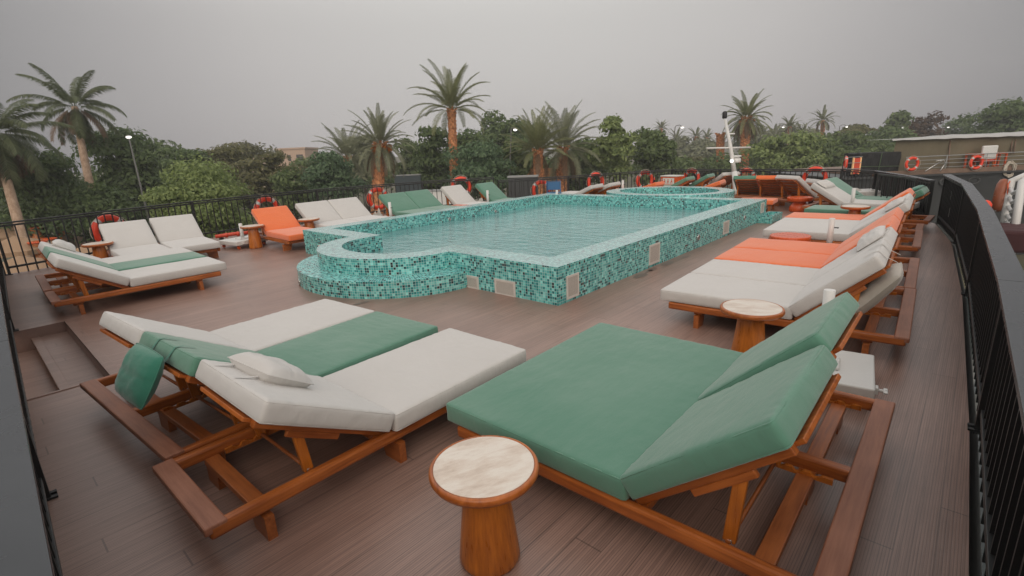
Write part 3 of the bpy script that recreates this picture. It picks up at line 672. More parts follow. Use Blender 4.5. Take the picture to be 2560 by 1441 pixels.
# ------------------------------------------------------------------ parasol bases
def parasol_base(x, y, rz, label, pole=.62, slab=True, sz=.37, lean=0.0):
    r = empty('parasol_stand', (x, y, 0), R(rz)); tag(r, label, 'parasol base', 'white parasol bases')
    b = MB(); b.box(-sz, sz, -sz, sz, .085, .175, .012); b.build('slab', M['wpaint'], r)
    b = MB(); b.box(-.12, .12, -.12, .12, .176, .20, .008); b.lathe([(.038, .20), (.038, .20 + pole)], 20); b.lathe([(.033, .20 + pole - .002), (.033, .20 + pole + .001)], 20); b.build('pole_sleeve', M['wpaint'], r)
    b = MB(); b.tube([(.03, 0, .20 + pole * .72), (.085, 0, .20 + pole * .72)], .008, 8); b.box(.08, .092, -.022, .022, .20 + pole * .72 - .008, .20 + pole * .72 + .008, .002); b.build('clamp_screw', M['dark'], r)
    for sx in (-1, 1):
        for sy in (-1, 1):
            b = MB(); b.tube([(sx * (sz - .07) - .012, sy * (sz - .07), .036), (sx * (sz - .07) + .014, sy * (sz - .07), .036)], .035, 14); o = b.build('caster', M['lacq'], r)
            b = MB(); b.box(sx * (sz - .07) - .022, sx * (sz - .07) + .024, sy * (sz - .07) - .016, sy * (sz - .07) + .016, .062, .086); b.build('caster_fork', M['steel'], o)
    b = MB(); b.box(sz + .001, sz + .02, -.25, -.19, .10, .15, .004); b.tube([(sz + .02, -.22, .125), (sz + .075, -.22, .125)], .012, 8); b.box(sz + .05, sz + .075, -.26, -.18, .117, .133, .004); b.build('drain_valve', M['wpaint'], r)
    return r
parasol_base(2.86, -.46, 8, 'white wheeled parasol base behind the backrest of the big green lounger', .55, sz=.34)
parasol_base(2.07, 3.86, 3, 'white parasol base post between orange and cream doubles on the right', .48, sz=.20)
parasol_base(1.55, 8.85, 5, 'white parasol base post between the far green and cream loungers', .48, sz=.20)
parasol_base(-8.75, -.62 + .27, 10, 'white wheeled parasol base left of the orange lounger', .32)
parasol_base(-7.55, 3.05 - .17, 0, 'white parasol post in front of the green double by the left rail', .50, sz=.16)
parasol_base(-7.60, 6.50, 0, 'white parasol post between cream and green loungers by the left rail', .48, sz=.10)
parasol_base(-5.95, 7.85, 0, 'white parasol post past the far left corner of the pool', .40, sz=.25)
parasol_base(-5.35, 10.75, 0, 'white parasol post behind the spa by the far railing', .48, sz=.25)

# ------------------------------------------------------------------ railings
def panel(p0, p1, h, label, cap_w=.055, screen=False, dz=0.0, group='black railing panels around the deck', capm='black', outn=None):
    p0, p1 = Vector((*p0, 0)), Vector((*p1, 0)); d = p1 - p0; L = d.length; r = empty('safety_railing', p0, math.atan2(d.y, d.x)); tag(r, label, 'railing', group)
    b = MB(); b.box(.003, L - .003, -cap_w / 2, cap_w / 2, h - .03, h, .005); b.build('cap_rail', M[capm], r)
    b = MB(); b.box(.03, L - .03, -.018, .018, h - .085, h - .05, .003); b.build('upper_rail', M['black'], r)
    b = MB(); b.box(.03, L - .03, -.018, .018, .115, .155, .003); b.build('bottom_rail', M['black'], r)
    for xx in (.0, L):
        b = MB(); b.box(xx - .03 if xx else .0, xx if xx else .03, -.03, .03, -.02, h - .031, .003)
        b.box(xx - .045 if xx else -.015, xx + .015 if xx else .045, -.06, .06, .001, .014); b.build('post', M['black'], r)
    n = max(2, int(L / .148)); me = cached(('bal', h), lambda: (lambda q: (q.box(-.0095, .0095, -.0095, .0095, .0, h - .051), q.mesh('baluster', M['black']))[1])(MB()))
    for k in range(1, n):
        o = link('baluster', me, r); o.location = (L * k / n, 0, 0)
    if screen:
        b = MB(); so = -.035 if outn is None else outn; b.box(.01, L - .01, so - .006, so + .006, .03, h - .034); b.build('screen', M['screen'], r)
        b = MB(); b.box(.01, L - .01, -.10 if so < 0 else .012, -.012 if so < 0 else .10, .012, .05, .004); b.build('toe_board', M['black'], r)
    return r
names_left = ['behind the leftmost cream loungers and first lifebuoy', 'behind the orange lounger and second lifebuoy', 'behind the green double lounger', 'ending in a step at the far left']
for i in range(4): panel(LEFT[i], LEFT[i + 1], .98, 'black left railing panel ' + names_left[i])
names_bow = ['at the far left, lower than its neighbour', 'behind the pair of cream backs left of the spa', 'behind the full red lifebuoy and the orange locker', 'straight across the bow behind the spa loungers', 'behind the white mast', 'behind the slatted lounger backs', 'at the far right corner with a lifebuoy behind', 'on the far right with dark screen, left half', 'on the far right with dark screen, right half']
for i in range(9): panel(BOW[i], BOW[i + 1], .86 if i < 8 else .86, 'black bow railing panel ' + names_bow[i], screen=i >= 7, outn=.035, capm='cap' if i >= 7 else 'black', cap_w=.10 if i >= 7 else .055)
nr = ['nearest the gangway gap, shortest piece', 'beside the far orange and cream loungers', 'beside the orange and cream doubles', 'beside the big green lounger in the foreground']
for i in range(4): panel(RIGHT[i], RIGHT[i + 1], .98, 'grey capped right railing panel ' + nr[i], .135, True, capm='cap', group='grey capped railing panels', outn=.04 if False else .05)
nb = ['directly below the viewpoint, in the lower left corner', 'with grey cap beside the sunken steps', 'running off to the far left corner']
for i in range(3): panel(REAR[i], REAR[i + 1], .98, 'rear railing panel ' + nb[i], .135, True, capm='cap', group='grey capped railing panels', outn=.05)
# pale strips added in place of bright see-through slits in the dark right screen
k = 0
for (px, py, px2, py2) in ((2380, 478, 2377, 500), (2375, 520, 2371, 543), (2373, 562, 2370, 586), (2420, 518, 2417, 547), (2409, 592, 2406, 616), (2434, 606, 2428, 647), (2470, 872, 2455, 950)):
    a = None
    for i in range(3):
        q0, q1 = Vector((*RIGHT[i], 0)), Vector((*RIGHT[i + 1], 0)); d = (q1 - q0).normalized(); n_ = Vector((-d.y, d.x, 0)); 
        rr = Vector(ray(px, py)); t = (q0 + n_ * .005 - Vector(CAM)).dot(n_) / rr.dot(n_); P = Vector(CAM) + rr * t
        if -.02 <= (P - q0).dot(d) <= (q1 - q0).length and .1 < P.z < .95: a = P; break
    if a is None: continue
    rr = Vector(ray(px2, py2)); t = (a - Vector(CAM)).dot(n_) / rr.dot(n_); hh = max(.08, a.z - (Vector(CAM) + rr * t).z)
    b = MB(); b.bar(a, a - Vector((0, 0, hh)), .016, .004, 0, (n_.x, n_.y, 0)); o = b.build('light_slit_strip', M['refl']); k += 1
    tag(o, 'thin pale strip standing in for a bright slit in the dark right screen', 'reflector', 'pale strips on the right screen')
# gate leaves either side of the bow
for (q0, q1, lab) in (((-8.05, 8.25), (-7.15, 9.45), 'closed low gate of black bars in the far left railing'), ((1.78, 10.35), (2.62, 8.85), 'open black gate leaf standing before the far right railing')):
    p0, p1 = Vector((*q0, 0)), Vector((*q1, 0)); d = p1 - p0; L = d.length; g = empty('railing_gate', p0, math.atan2(d.y, d.x)); tag(g, lab, 'gate'); hg = .90
    b = MB(); b.box(0, L, -.02, .02, hg - .04, hg); b.box(0, L, -.02, .02, .06, .10); b.box(0, .04, -.0199, .0199, .101, hg - .041); b.box(L - .04, L, -.0199, .0199, .101, hg - .041); b.build('gate_frame', M['black'], g)
    for kx in range(1, 6):
        b = MB(); b.box(L * kx / 6 - .009, L * kx / 6 + .009, -.009, .009, .101, hg - .041); b.build('baluster', M['black'], g)
    b = MB(); b.tube([(.02, 0, -.0), (.02, 0, .06)], .014); b.tube([(L - .02, 0, 0), (L - .02, 0, .06)], .014); b.build('foot', M['black'], g)

# ------------------------------------------------------------------ lifebuoys
def buoy_meshes():
    me = []
    b = MB(); N = 48; b.tube([(.29 * math.cos(2 * PI * k / N), 0, .29 * math.sin(2 * PI * k / N)) for k in range(N)], .067, 14, True); me.append(b.mesh('ring', M['buoy']))
    b = MB()
    b.tube([(.29 * math.cos(t), 0, .29 * math.sin(t)) for t in np.linspace(-.13, .13, 6)], .0695, 14)
    me.append(b.mesh('tape', M['refl']))
    b = MB()
    for q in range(1):
        c0 = PI / 4 + q * PI / 2; b.tube([((.372 + .03 * math.sin(PI * t)) * math.cos(c0 + t * PI / 2), .03, (.372 - .0 + .03 * math.sin(PI * t)) * math.sin(c0 + t * PI / 2)) for t in np.linspace(0, 1, 9)], .006, 6)
    me.append(b.mesh('grab_line', M['rope'])); return me
def buoy(p, nrm, label, tilt=0, light=False):
    r_m, t_m, l_m = cached('buoy', buoy_meshes); o = empty('lifebuoy', p, math.atan2(nrm[1], nrm[0]) - PI / 2); o.rotation_euler[1] = R(tilt); tag(o, label, 'lifebuoy', 'red lifebuoys on the railings')
    link('ring', r_m, o)
    for q in range(4): link('tape', t_m, o).rotation_euler = (0, PI / 4 + q * PI / 2, 0); link('grab_line', l_m, o).rotation_euler = (0, q * PI / 2, 0)
    if light:
        b = MB(); b.lathe([(.045, -.30), (.05, -.29), (.05, -.05), (.03, .0), (.012, .02), (.012, .06)], 14, (-.36, .02, .05)); b.build('marker_light', M['buoy'], o)
        b = MB(); b.lathe([(.052, -.16), (.052, -.08)], 14, (-.36, .02, .05)); b.build('light_band', M['dark'], o)
    return o
def on_line(line, px, py, off):                          # where a pixel's ray meets a railing line, off metres outboard
    best = None
    for i in range(len(line) - 1):
        q0, q1 = Vector((*line[i], 0)), Vector((*line[i + 1], 0)); d = (q1 - q0).normalized(); n_ = Vector((d.y, -d.x, 0))
        q = q0 - n_ * off; rr = Vector(ray(px, py)); t = (q - Vector(CAM)).dot(n_) / rr.dot(n_)
        if t <= 0: continue
        P = Vector(CAM) + rr * t; u = (P - q).dot(d) / (q1 - q0).length
        if -.03 <= u <= 1.03: best = (P, n_)
    return best
for (px, py, line, lab, lt) in ((275, 577, LEFT, 'red lifebuoy behind the leftmost cream lounger with a marker light beside it', True), (668, 524, LEFT, 'red lifebuoy above the orange lounger on the left rail', False), (945, 497, LEFT, 'red lifebuoy left of the green double lounger', True), (1153, 468, LEFT, 'red lifebuoy behind the cream lounger left of the far green one', False),
        (1353, 476, BOW, 'red lifebuoy half hidden behind the low gate bars', False), (1489, 456, BOW, 'red lifebuoy above the pair of cream backs by the spa', False), (1612, 451, BOW, 'whole red lifebuoy just left of the orange locker', True), (1729, 447, BOW, 'red lifebuoy right of the orange locker behind green backs', False), (1865, 448, BOW, 'red lifebuoy above the green slatted back right of the mast', False), (2037, 446, BOW, 'red lifebuoy at the far right corner of the bow rail', False)):
    hit = on_line(line, px, py, .12)
    if hit: buoy(hit[0], (hit[1].x, hit[1].y), lab, (px * 13) % 17 - 8, lt)

# ------------------------------------------------------------------ orange locker, fire hose, folded cover, floor things
lk = empty('deck_locker', (-4.62, 12.95, 0), R(-12)); tag(lk, 'orange deck locker with white pictogram panel by the bow rail', 'locker')
b = MB(); b.box(-.33, .33, -.22, .22, .05, .66, .015); b.box(-.30, .30, -.19, .19, 0, .05); b.build('body', M['lacq'], lk)
b = MB(); b.box(-.345, .345, -.235, .235, .661, .70, .012); b.build('lid', M['vent'], lk)
b = MB(); b.box(-.22, .26, -.2235, -.2205, .36, .62); b.build('notice', M['lw'], lk)
b = MB()
for kx in range(3):
    x = -.15 + kx * .15; b.lathe([(.022, -.001), (.022, .001)], 12, (0, 0, 0)); 
    for i in range(len(b.v) - 24, len(b.v)): v = b.v[i]; b.v[i] = (x + v[0], -.2245 + v[2], .555 + v[1])
    b.box(x - .03, x + .03, -.2255, -.2236, .475, .525, 0, Matrix.Rotation(0, 4, 'Y')); b.box(x - .045, x - .012, -.2255, -.2236, .43, .47); b.box(x + .012, x + .045, -.2255, -.2236, .44, .46)
for zz in (.405, .385): b.box(-.19, .22, -.2255, -.2236, zz - .005, zz + .004)
b.build('pictograms', M['redp'], lk)
b = MB(); b.box(.0, .16, -.2235, -.2205, .285, .31); b.box(.02, .14, -.2235, -.2205, .25, .262); b.build('notice_text', M['lw'], lk)
b = MB(); b.tube([(-.22, -.235, .60), (-.235, -.27, .57), (-.27, -.27, .45), (-.28, -.25, .36)], .012, 6); b.build('latch', M['steel'], lk)
a0, a1 = at_z(538, 592, .12), at_z(628, 581, .12); 
b = MB(); b.tube([a0, a0.lerp(a1, .5) + Vector((0, 0, .01)), a1], .045, 12); fh = b.build('fire_pipe', M['redp']); tag(fh, 'red fire pipe lying along the left rail by the white base', 'fire pipe')
b = MB(); dd = (a1 - a0).normalized()
for tt in (.3, .62, .95): b.tube([a0.lerp(a1, tt) - dd * .03, a0.lerp(a1, tt) + dd * .03], .06, 12); 
b.build('flange', M['redp'], fh)
b = MB()
for tt in (.15, .8): p = a0.lerp(a1, tt); b.box(p.x - .04, p.x + .04, p.y - .04, p.y + .04, .0, p.z - .044)
b.build('bracket', M['black'], fh)
def crumple(name, c, sx, sy, h, label, cat, m, seed=3):
    n = 26; vs = []; fs = []
    for i in range(n + 1):
        for j in range(n + 1):
            u, v = -1 + 2 * i / n, -1 + 2 * j / n; e = max(0, 1 - (abs(u) ** 3)) * max(0, 1 - (abs(v) ** 3))
            z = h * e ** .6 * (.62 + .8 * mnoise.noise(Vector((u * 2.4 + seed, v * 2.4, 0))) + .35 * mnoise.noise(Vector((u * 6, v * 6 + seed, 1))))
            vs.append((c[0] + sx * (u + .08 * mnoise.noise(Vector((v * 2, seed, u)))), c[1] + sy * (v + .08 * mnoise.noise(Vector((u * 2, seed, v)))), max(.004, z)))
    for i in range(n):
        for j in range(n): q = i * (n + 1) + j; fs.append((q, q + n + 1, q + n + 2, q + 1))
    b = MB(); b.add(vs, fs, smooth=True); tag(b.build(name, m), label, cat)
crumple('parasol_cover', (-8.35, 3.05), .42, .22, .40, 'crumpled pale grey cover cloth between cream and green double loungers', 'cover', M['cloth'])
crumple('parasol_cover', (-8.0, 6.50), .32, .16, .40, 'crumpled pale grey cover cloth before the far left green lounger', 'cover', M['cloth'], 8)
crumple('parasol_cover', (1.35, 11.6), .55, .22, .42, 'long pale grey cover cloth against the far right screen', 'cover', M['cloth'], 12)
bc = empty('deck_chair', (-6.75, 8.75, 0), R(40)); tag(bc, 'small blue framed chair past the far left green lounger', 'chair')
b = MB(); b.tube([(-.22, .2, 0), (-.22, .2, .78), (.22, .2, .78), (.22, .2, 0)], .022, 8); b.tube([(-.22, -.2, 0), (-.22, -.2, .42), (-.22, .2, .42)], .02, 8); b.tube([(.22, -.2, 0), (.22, -.2, .42), (.22, .2, .42)], .02, 8); b.build('chair_frame', M['bluep'], bc)
b = MB(); b.box(-.21, .21, -.2, .2, .42, .435); b.build('seat', M['bluep'], bc); b = MB(); b.box(-.2, .2, .19, .205, .50, .76); b.build('backrest', M['bluep'], bc)
fp = [at_z(1700 + 0, 500, .0)]
pu = []
rnd = random.Random(5)
for (px, py, sz) in ((1602, 690, .20), (1632, 674, .16), (1668, 660, .20), (1714, 643, .15), (1752, 627, .07), (905, 758, .14), (1622, 679, .10)):
    c = at_z(px, py, 0); b = MB(); N = 22; a0 = rnd.random() * 6
    pts = [(c.x + sz * .30 * (1 + .45 * mnoise.noise(Vector((math.cos(t) * 1.6 + px, math.sin(t) * 1.6, 0)))) * math.cos(t), c.y + sz * .9 * (1 + .45 * mnoise.noise(Vector((math.cos(t) * 1.6, math.sin(t) * 1.6 + px, 2)))) * math.sin(t), .004) for t in [2 * PI * i / N for i in range(N)]]
    b.add(pts, [tuple(range(N))]); pu.append(b)
t = NT('wet_deck_stain'); n_ = t.noise(t.mapping(t.coord(), (40, 3, 1)), 2, 4); t.base(t.mix(n_, rgb((.150, .098, .082)), rgb((.205, .136, .113)))); t.set(Roughness=.32)
for b in pu: tag(b.build('wet_patch', t.m), 'dark damp patch on the deck at the foot of the pool wall', 'wet patch', 'damp patches by the pool wall')

# ------------------------------------------------------------------ mast
mb0 = at_z(1838, 496, 0); mb0 = Vector((-2.28, 12.62, 0))
def mpt(px, py): 
    d = (mb0 - Vector(CAM)).dot(f_); return at_depth(px, py, d)
ms = empty('signal_mast', mb0); tag(ms, 'white raked signal mast with crossarm and radar box at the bow', 'mast'); inv = Matrix.Translation(-mb0)
def mbuild(b, nm, m, par=ms): b.v = [tuple(Vector(v) - mb0) for v in b.v]; return b.build(nm, m, par)
b = MB(); p = [mpt(1842, 470), mpt(1836, 430), mpt(1826, 365), mpt(1813, 300)]; b.tube([Vector((mb0.x, mb0.y, 0)), p[0], p[1]], [.13, .12, .085], 12); b.tube([p[1], p[2], p[3]], [.075, .06, .045], 12); mbuild(b, 'pole', M['wpaint'])
b = MB(); b.tube([mpt(1766, 371), mpt(1876, 369)], .028, 8); mbuild(b, 'crossarm', M['wpaint'])
b = MB(); q = mpt(1812, 287); b.lathe([(.06, -.12), (.075, -.10), (.075, .07), (.05, .10), (.02, .11)], 14, q); mbuild(b, 'top_lamp', M['dark'])
b = MB(); q = mpt(1829, 333); b.lathe([(.001, -.03), (.13, -.025), (.15, 0), (.13, .025), (.001, .03)], 20, q + f_ * .1); mbuild(b, 'disc_antenna', M['wpaint'])
b = MB(); q = mpt(1843, 397); b.lathe([(.13, -.11), (.14, -.10), (.14, .02), (.10, .03), (.10, .05), (.15, .06), (.15, .11), (.13, .12)], 20, q + f_ * .06); b.tube([mpt(1831, 402), q + f_ * .06], .02, 6); mbuild(b, 'radar_box', M['wpaint'])
b = MB(); q = mpt(1826, 405); b.lathe([(.001, -.05), (.04, -.04), (.055, 0), (.04, .04), (.001, .05)], 14, q - f_ * .1); mbuild(b, 'lamp', M['lampglow'])

# ------------------------------------------------------------------ ground, river, neighbours
GZ = -4.0
t = NT('garden_ground'); o_ = t.coord(); n1 = t.noise(o_, .15, 5, .6); n2 = t.noise(o_, 1.5, 5, .6)
cg = t.ramp(n1, [(.35, (.050, .062, .028)), (.50, (.095, .090, .045)), (.62, (.125, .105, .062)), (.75, (.11, .10, .055))]); t.base(t.mix(t.math('MULTIPLY', n2, .6), cg, rgb((.07, .06, .038)))); t.set(Roughness=.9)
b = MB(); b.add([(-1500, -1500, GZ), (1500, -1500, GZ), (1500, 1500, GZ), (-1500, 1500, GZ)], [(0, 1, 2, 3)]); tag(b.build('ground', t.m), kind='structure')
t = NT('river_water'); o_ = t.coord(); t.base((.03, .045, .045)); t.set(Roughness=.06, IOR=1.33); t.l(t.bump(t.noise(t.mapping(o_, (1, 2, 1)), 1.2, 3), .25, .05), t.b.inputs['Normal'])
rv = [at_depth(2700, 800, 9), at_depth(2150, 470, 19.0), at_depth(2100, 470, 13.0)]
b = MB(); b.add([(-1.0, 15.5, GZ + .02), (0.5, -60, GZ + .02), (400, -60, GZ + .02), (400, 330, GZ + .02), (14, 30, GZ + .02)], [(0, 1, 2, 3, 4)]); tag(b.build('river', t.m), kind='structure')

# ------------------------------------------------------------------ trees
def leaf_cloud(centers, radii, n, size, rnd, flat=1.0, droop=0.0):
    """n small folded leaf sprigs scattered over lumpy clumps: returns verts, faces"""
    rg = np.random.default_rng(rnd); k = rg.choice(len(centers), n, p=radii[:, 0] ** 2 / (radii[:, 0] ** 2).sum()); c = centers[k]; r = radii[k]
    d = rg.normal(size=(n, 3)); d /= np.linalg.norm(d, axis=1)[:, None]; rad = rg.random(n) ** .38
    d[:, 2] = np.where(rg.random(n) < .3, d[:, 2], np.abs(d[:, 2]) * .9 - .1)
    p = c + d * r * rad[:, None] * np.array([1, 1, flat])
    nrm = d + rg.normal(size=(n, 3)) * .55 + np.array([0, 0, .25]); nrm /= np.linalg.norm(nrm, axis=1)[:, None]
    a = np.cross(nrm, rg.normal(size=(n, 3))); a /= np.linalg.norm(a, axis=1)[:, None]; a[:, 2] -= droop; bq = np.cross(nrm, a)
    s = size * (.55 + .9 * rg.random(n))[:, None]
    v = np.empty((n, 4, 3)); v[:, 0] = p - a * s; v[:, 1] = p - bq * s * .45 + nrm * s * .12; v[:, 2] = p + a * s; v[:, 3] = p + bq * s * .45 + nrm * s * .12
    return v.reshape(-1, 3), n
def quads_mesh(name, v, n, m):
    me = bpy.data.meshes.new(name); me.vertices.add(len(v)); me.vertices.foreach_set('co', v.ravel()); me.loops.add(4 * n); me.loops.foreach_set('vertex_index', np.arange(4 * n))
    me.polygons.add(n); me.polygons.foreach_set('loop_start', np.arange(0, 4 * n, 4)); me.polygons.foreach_set('loop_total', np.full(n, 4)); me.update(calc_edges=True); me.materials.append(m); return me
TREES = 'garden trees beyond the deck'
def tree(px, top, wpx, bot, depth, kind, label, seed, name='broadleaf_tree', dens=1.0, lsz=1.0, bloom=0, flat=.85, nclump=None, cat='tree', group=TREES, spread=1.0):
    rg = np.random.default_rng(seed); k = depth / F_PX; top -= 16; C = at_depth(px, (top + bot) / 2, depth); rx = wpx / 2 * k; rz = (bot - top) / 2 * k
    nc = nclump or 34; cs = []; rr = []
    for i in range(nc):
        d = rg.normal(size=3); d /= np.linalg.norm(d); q = rg.random() ** .5 * .80
        zz = d[2]; taper = 1.0 if zz < .2 else 1.0 - .15 * zz
        cs.append(np.array([d[0] * rx * q * taper, d[1] * rx * .8 * q * taper, d[2] * rz * q])); e = (.20 + .20 * rg.random()) * min(rx, rz) * (1.35 if flat > .8 else 1.1); rr.append([e * (1.0 + .35 * (rx > rz)), e * (1.0 + .35 * (rx > rz)), e])
    cs, rr = np.array(cs), np.array(rr)
    size = lsz * max(.07, .0044 * depth) ; area = 4 * rx * rz * .85; n = int(min(30000, dens * area / (size * size * .9) * 7.5)); n = max(n, 900)
    rz *= 1.12; root = empty(name, (C.x, C.y, GZ)); tag(root, label, cat, group); off = np.array([0, 0, C.z - GZ])
    v, n = leaf_cloud(cs, rr, n, size, seed + 1, flat); me = quads_mesh('crown', v + off, n, leafM[kind]); link('crown', me, root)
    if bloom:
        v, n2 = leaf_cloud(cs, rr * 1.08, bloom, size * .55, seed + 2, flat); link('blossom', quads_mesh('blossom', v + off, n2, leafM['bloom']), root)
    b = MB(); H = C.z - GZ; tr = max(.10, rx * .07); j = lambda s: (rg.random() - .5) * s
    b.tube([(0, 0, 0), (j(.2), j(.2), H * .4), (j(.4), j(.4), H * .8), (j(.4), j(.4), H + rz * .3)], [tr * 1.3, tr, tr * .7, tr * .3], 9)
    for i in range(7):
        q = cs[rg.integers(nc)] ; z0 = max(.3, H * .55 + rg.random() * H * .3); b.tube([(0, 0, z0), (q[0] * .5, q[1] * .5, (z0 + H + q[2]) / 2 + .1), (q[0] * .95, q[1] * .95, H + q[2])], [tr * .5, tr * .3, tr * .08], 6)
    b.build('trunk', trunkM['tree'], root); return root
def frond(rnd, L, up, curl, az, nleaf, lw, ll, vs, fs, base=Vector((0, 0, 0)), twist=0.0, vee=.5):
    """one feather frond: curved rib with leaflets on both sides, appended to vs/fs"""
    h = Vector((math.cos(az), math.sin(az), 0)); pts = []; p = base.copy(); a = up; st = L / 14
    for i in range(15):
        pts.append(p.copy()); p = p + (h * math.cos(a) + Vector((0, 0, 1)) * math.sin(a)) * st; a -= curl / 14 * (.5 + i / 14)
    side = Vector((-math.sin(az), math.cos(az), 0))
    for i in range(14):
        o = len(vs); w_ = .016 * L / 3 * (1 - i / 15) + .005; t_ = (pts[i + 1] - pts[i]).normalized(); n_ = side.cross(t_)
        w2_ = .016 * L / 3 * (1 - (i + 1) / 15) + .005
        vs += [pts[i] - side * w_, pts[i] + side * w_, pts[i + 1] + side * w2_, pts[i + 1] - side * w2_, ]; fs.append((o, o + 1, o + 2, o + 3))
    for k in range(nleaf):
        u = .14 + .86 * k / (nleaf - 1); x = u * 14; i = min(13, int(x)); q = pts[i].lerp(pts[i + 1], x - i); t_ = (pts[i + 1] - pts[i]).normalized(); n_ = side.cross(t_); 
        n_ = n_ if n_.z > 0 else -n_
        ln = ll * (math.sin(PI * (.12 + .80 * u)) ** .7) * (.85 + .3 * rnd.random())
        for sg in (-1, 1):
            d = (side * sg * .80 + t_ * (.55 + .25 * u) + n_ * (vee - .1 + .3 * (rnd.random() - .5)) ).normalized(); e = q + d * ln * .55; g = q + d * ln + Vector((0, 0, -ln * (.22 + .2 * rnd.random())))
            o = len(vs); hw = t_ * lw; vs += [q - hw * .6, q + hw * .6, e + hw, e - hw, g]; fs += [(o, o + 1, o + 2, o + 3), (o + 3, o + 2, o + 4)]
def palm(cpx, cpy, bpx, bpy_, depth, Lpx, label, seed, kind='palm', trunk='palm', tw=.22, nf=46, dead=10, fruit=0, up_rng=(-.5, 1.45), curl=1.5, leaf=(.34, .018), name='date_palm', skirt=0, vee=.5, nleaf=34, cs=0, dwarf=False):
    rnd = random.Random(seed); C = at_depth(cpx, cpy, depth); Bp = at_depth(bpx, bpy_, depth); d = Bp - C
    t_ = (GZ - C.z) / d.z if abs(d.z) > .01 else 1; G = C + d * t_; G.z = GZ
    root = empty(name, G); tag(root, label, 'palm tree', 'palm trees'); L = Lpx * depth / F_PX; b = MB(); H = (C - G)
    N = 26; pts = []; rs = []
    for i in range(N + 1):
        u = i / N; pts.append(H * u + Vector((.06 * math.sin(u * 5), .05 * math.sin(u * 4 + 1), 0)) * (1 - abs(2 * u - 1)))
        base = tw * (1.25 - .25 * min(1, u * 3)); rs.append(base * (1.0 + (.07 * (i % 2) if trunk == 'palm' else .012 * (i % 2))) * (1 if trunk == 'palm' else (1.12 - .42 * u)))
    b.tube(pts, rs, 12)
    if trunk == 'palm':                               # cut leaf bases in a spiral
        for i in range(150 if depth < 60 else 50):
            u = .35 + .65 * i / (150 if depth < 60 else 50); th = i * 2.4; c = H * u; rr_ = tw * 1.0; dv = Vector((math.cos(th), math.sin(th), 0)); s2 = Vector((-dv.y, dv.x, 0)) * tw * .32
            q = c + dv * rr_ * .95; e = c + dv * (rr_ * (1.28 + .7 * max(0, u - .93) * 12)) + Vector((0, 0, tw * .9)); b.add([q - s2, q + s2, e + s2 * .6, e - s2 * .6, c + dv * rr_ * .9 + Vector((0, 0, tw * .9))], [(0, 1, 2, 3), (0, 3, 4), (1, 4, 2), (3, 2, 4)])
    b.build('trunk', trunkM[trunk], root)
    if trunk == 'royal':
        b = MB(); b.tube([H * .86, H * .92, H * 1.0], [tw * .72, tw * .78, tw * .35], 12); b.build('crownshaft', leafM['olive'], root)
    vs, fs = [], []
    for i in range(nf):
        u = (i + .5) / nf; up = up_rng[0] + (up_rng[1] - up_rng[0]) * (u ** .8) + (rnd.random() - .5) * .2; az = i * 2.39996 + rnd.random() * .5
        frond(rnd, L * (.82 + .3 * rnd.random()) * (1 if up < 1.0 else 1.05), up, curl * (.6 + .6 * rnd.random()) * (1.2 - .55 * u), az, nleaf, leaf[1] * (L / 3 + .5), leaf[0] * L / 3 * 1.15, vs, fs, H + Vector((math.cos(az), math.sin(az), 0)) * tw * .5, vee=vee)
    b = MB(); b.add(vs, fs); b.build('crown', leafM[kind], root)
    if dead:
        vs, fs = [], []
        for i in range(dead): az = i * 2.4 + rnd.random(); frond(rnd, L * (.7 + .25 * rnd.random()), -.55 - rnd.random() * .5, .9, az, nleaf - 8, leaf[1] * (L / 3 + .5), leaf[0] * L / 3, vs, fs, H + Vector((math.cos(az), math.sin(az), -.3)) * tw * .6, vee=.2)
        b = MB(); b.add(vs, fs); b.build('dry_fronds', leafM['dead'], root)
    if fruit:
        vs_all = []
        for i in range(fruit):
            az = i * 2 * PI / fruit + rnd.random() * .5; c = H + Vector((math.cos(az), math.sin(az), 0)) * (L * (.16 + .16 * rnd.random())) + Vector((0, 0, -L * (.02 + .16 * rnd.random())))
            v, n = leaf_cloud(np.array([list(c)]), np.array([[L * .065, L * .065, L * .12]]), 150, .012 * L + .02, seed + i); vs_all.append(v)
        v = np.concatenate(vs_all); link('date_clusters', quads_mesh('date_clusters', v, len(v) // 4, leafM['fruit']), root)
    if skirt:
        vs, fs = [], []
        for i in range(skirt): az = i * 2.4; frond(rnd, L * .8, -1.25, .25, az, nleaf - 10, leaf[1] * (L / 3 + .5), leaf[0] * L / 3 * .7, vs, fs, H + Vector((math.cos(az), math.sin(az), -.1)) * tw, vee=.0)
        b = MB(); b.add(vs, fs); b.build('skirt', leafM['dead'], root)
    return root
# far backdrop row first
tree(120, 385, 250, 640, 24, 'dark', 'dense dark tree behind the thick palm trunk, far left', 11, dens=1.1)
tree(318, 338, 250, 620, 31, 'dark', 'tall dark tree behind the slim palm and the lit lamp', 12, dens=1.1)
tree(250, 455, 170, 640, 25, 'dark', 'dark shrubby tree just left of the lamp post', 13)
tree(508, 432, 290, 660, 21, 'light', 'bright round bush behind the left railing', 14, dens=1.25, lsz=.8)
tree(470, 365, 200, 560, 40, 'dark', 'layered dark tree with a feathery top behind the bright bush', 15, bloom=110, flat=.5, nclump=26)
tree(560, 362, 220, 560, 42, 'olive', 'flowering olive tree with pale pink blossoms above the bright bush', 16, bloom=240, flat=.55)
tree(672, 385, 190, 540, 38, 'olive', 'broad olive flowering tree left of the tan building', 17, bloom=260, flat=.7)
tree(735, 425, 130, 560, 34, 'mid', 'low mid green tree below the tan building', 18, bloom=60)
tree(838, 362, 150, 540, 33, 'blue', 'dense bluish green tree left of the fruiting palm', 19, dens=1.2, lsz=.7)
tree(905, 352, 110, 470, 48, 'grey', 'greyish green tree peeping above the dense bluish tree', 20)
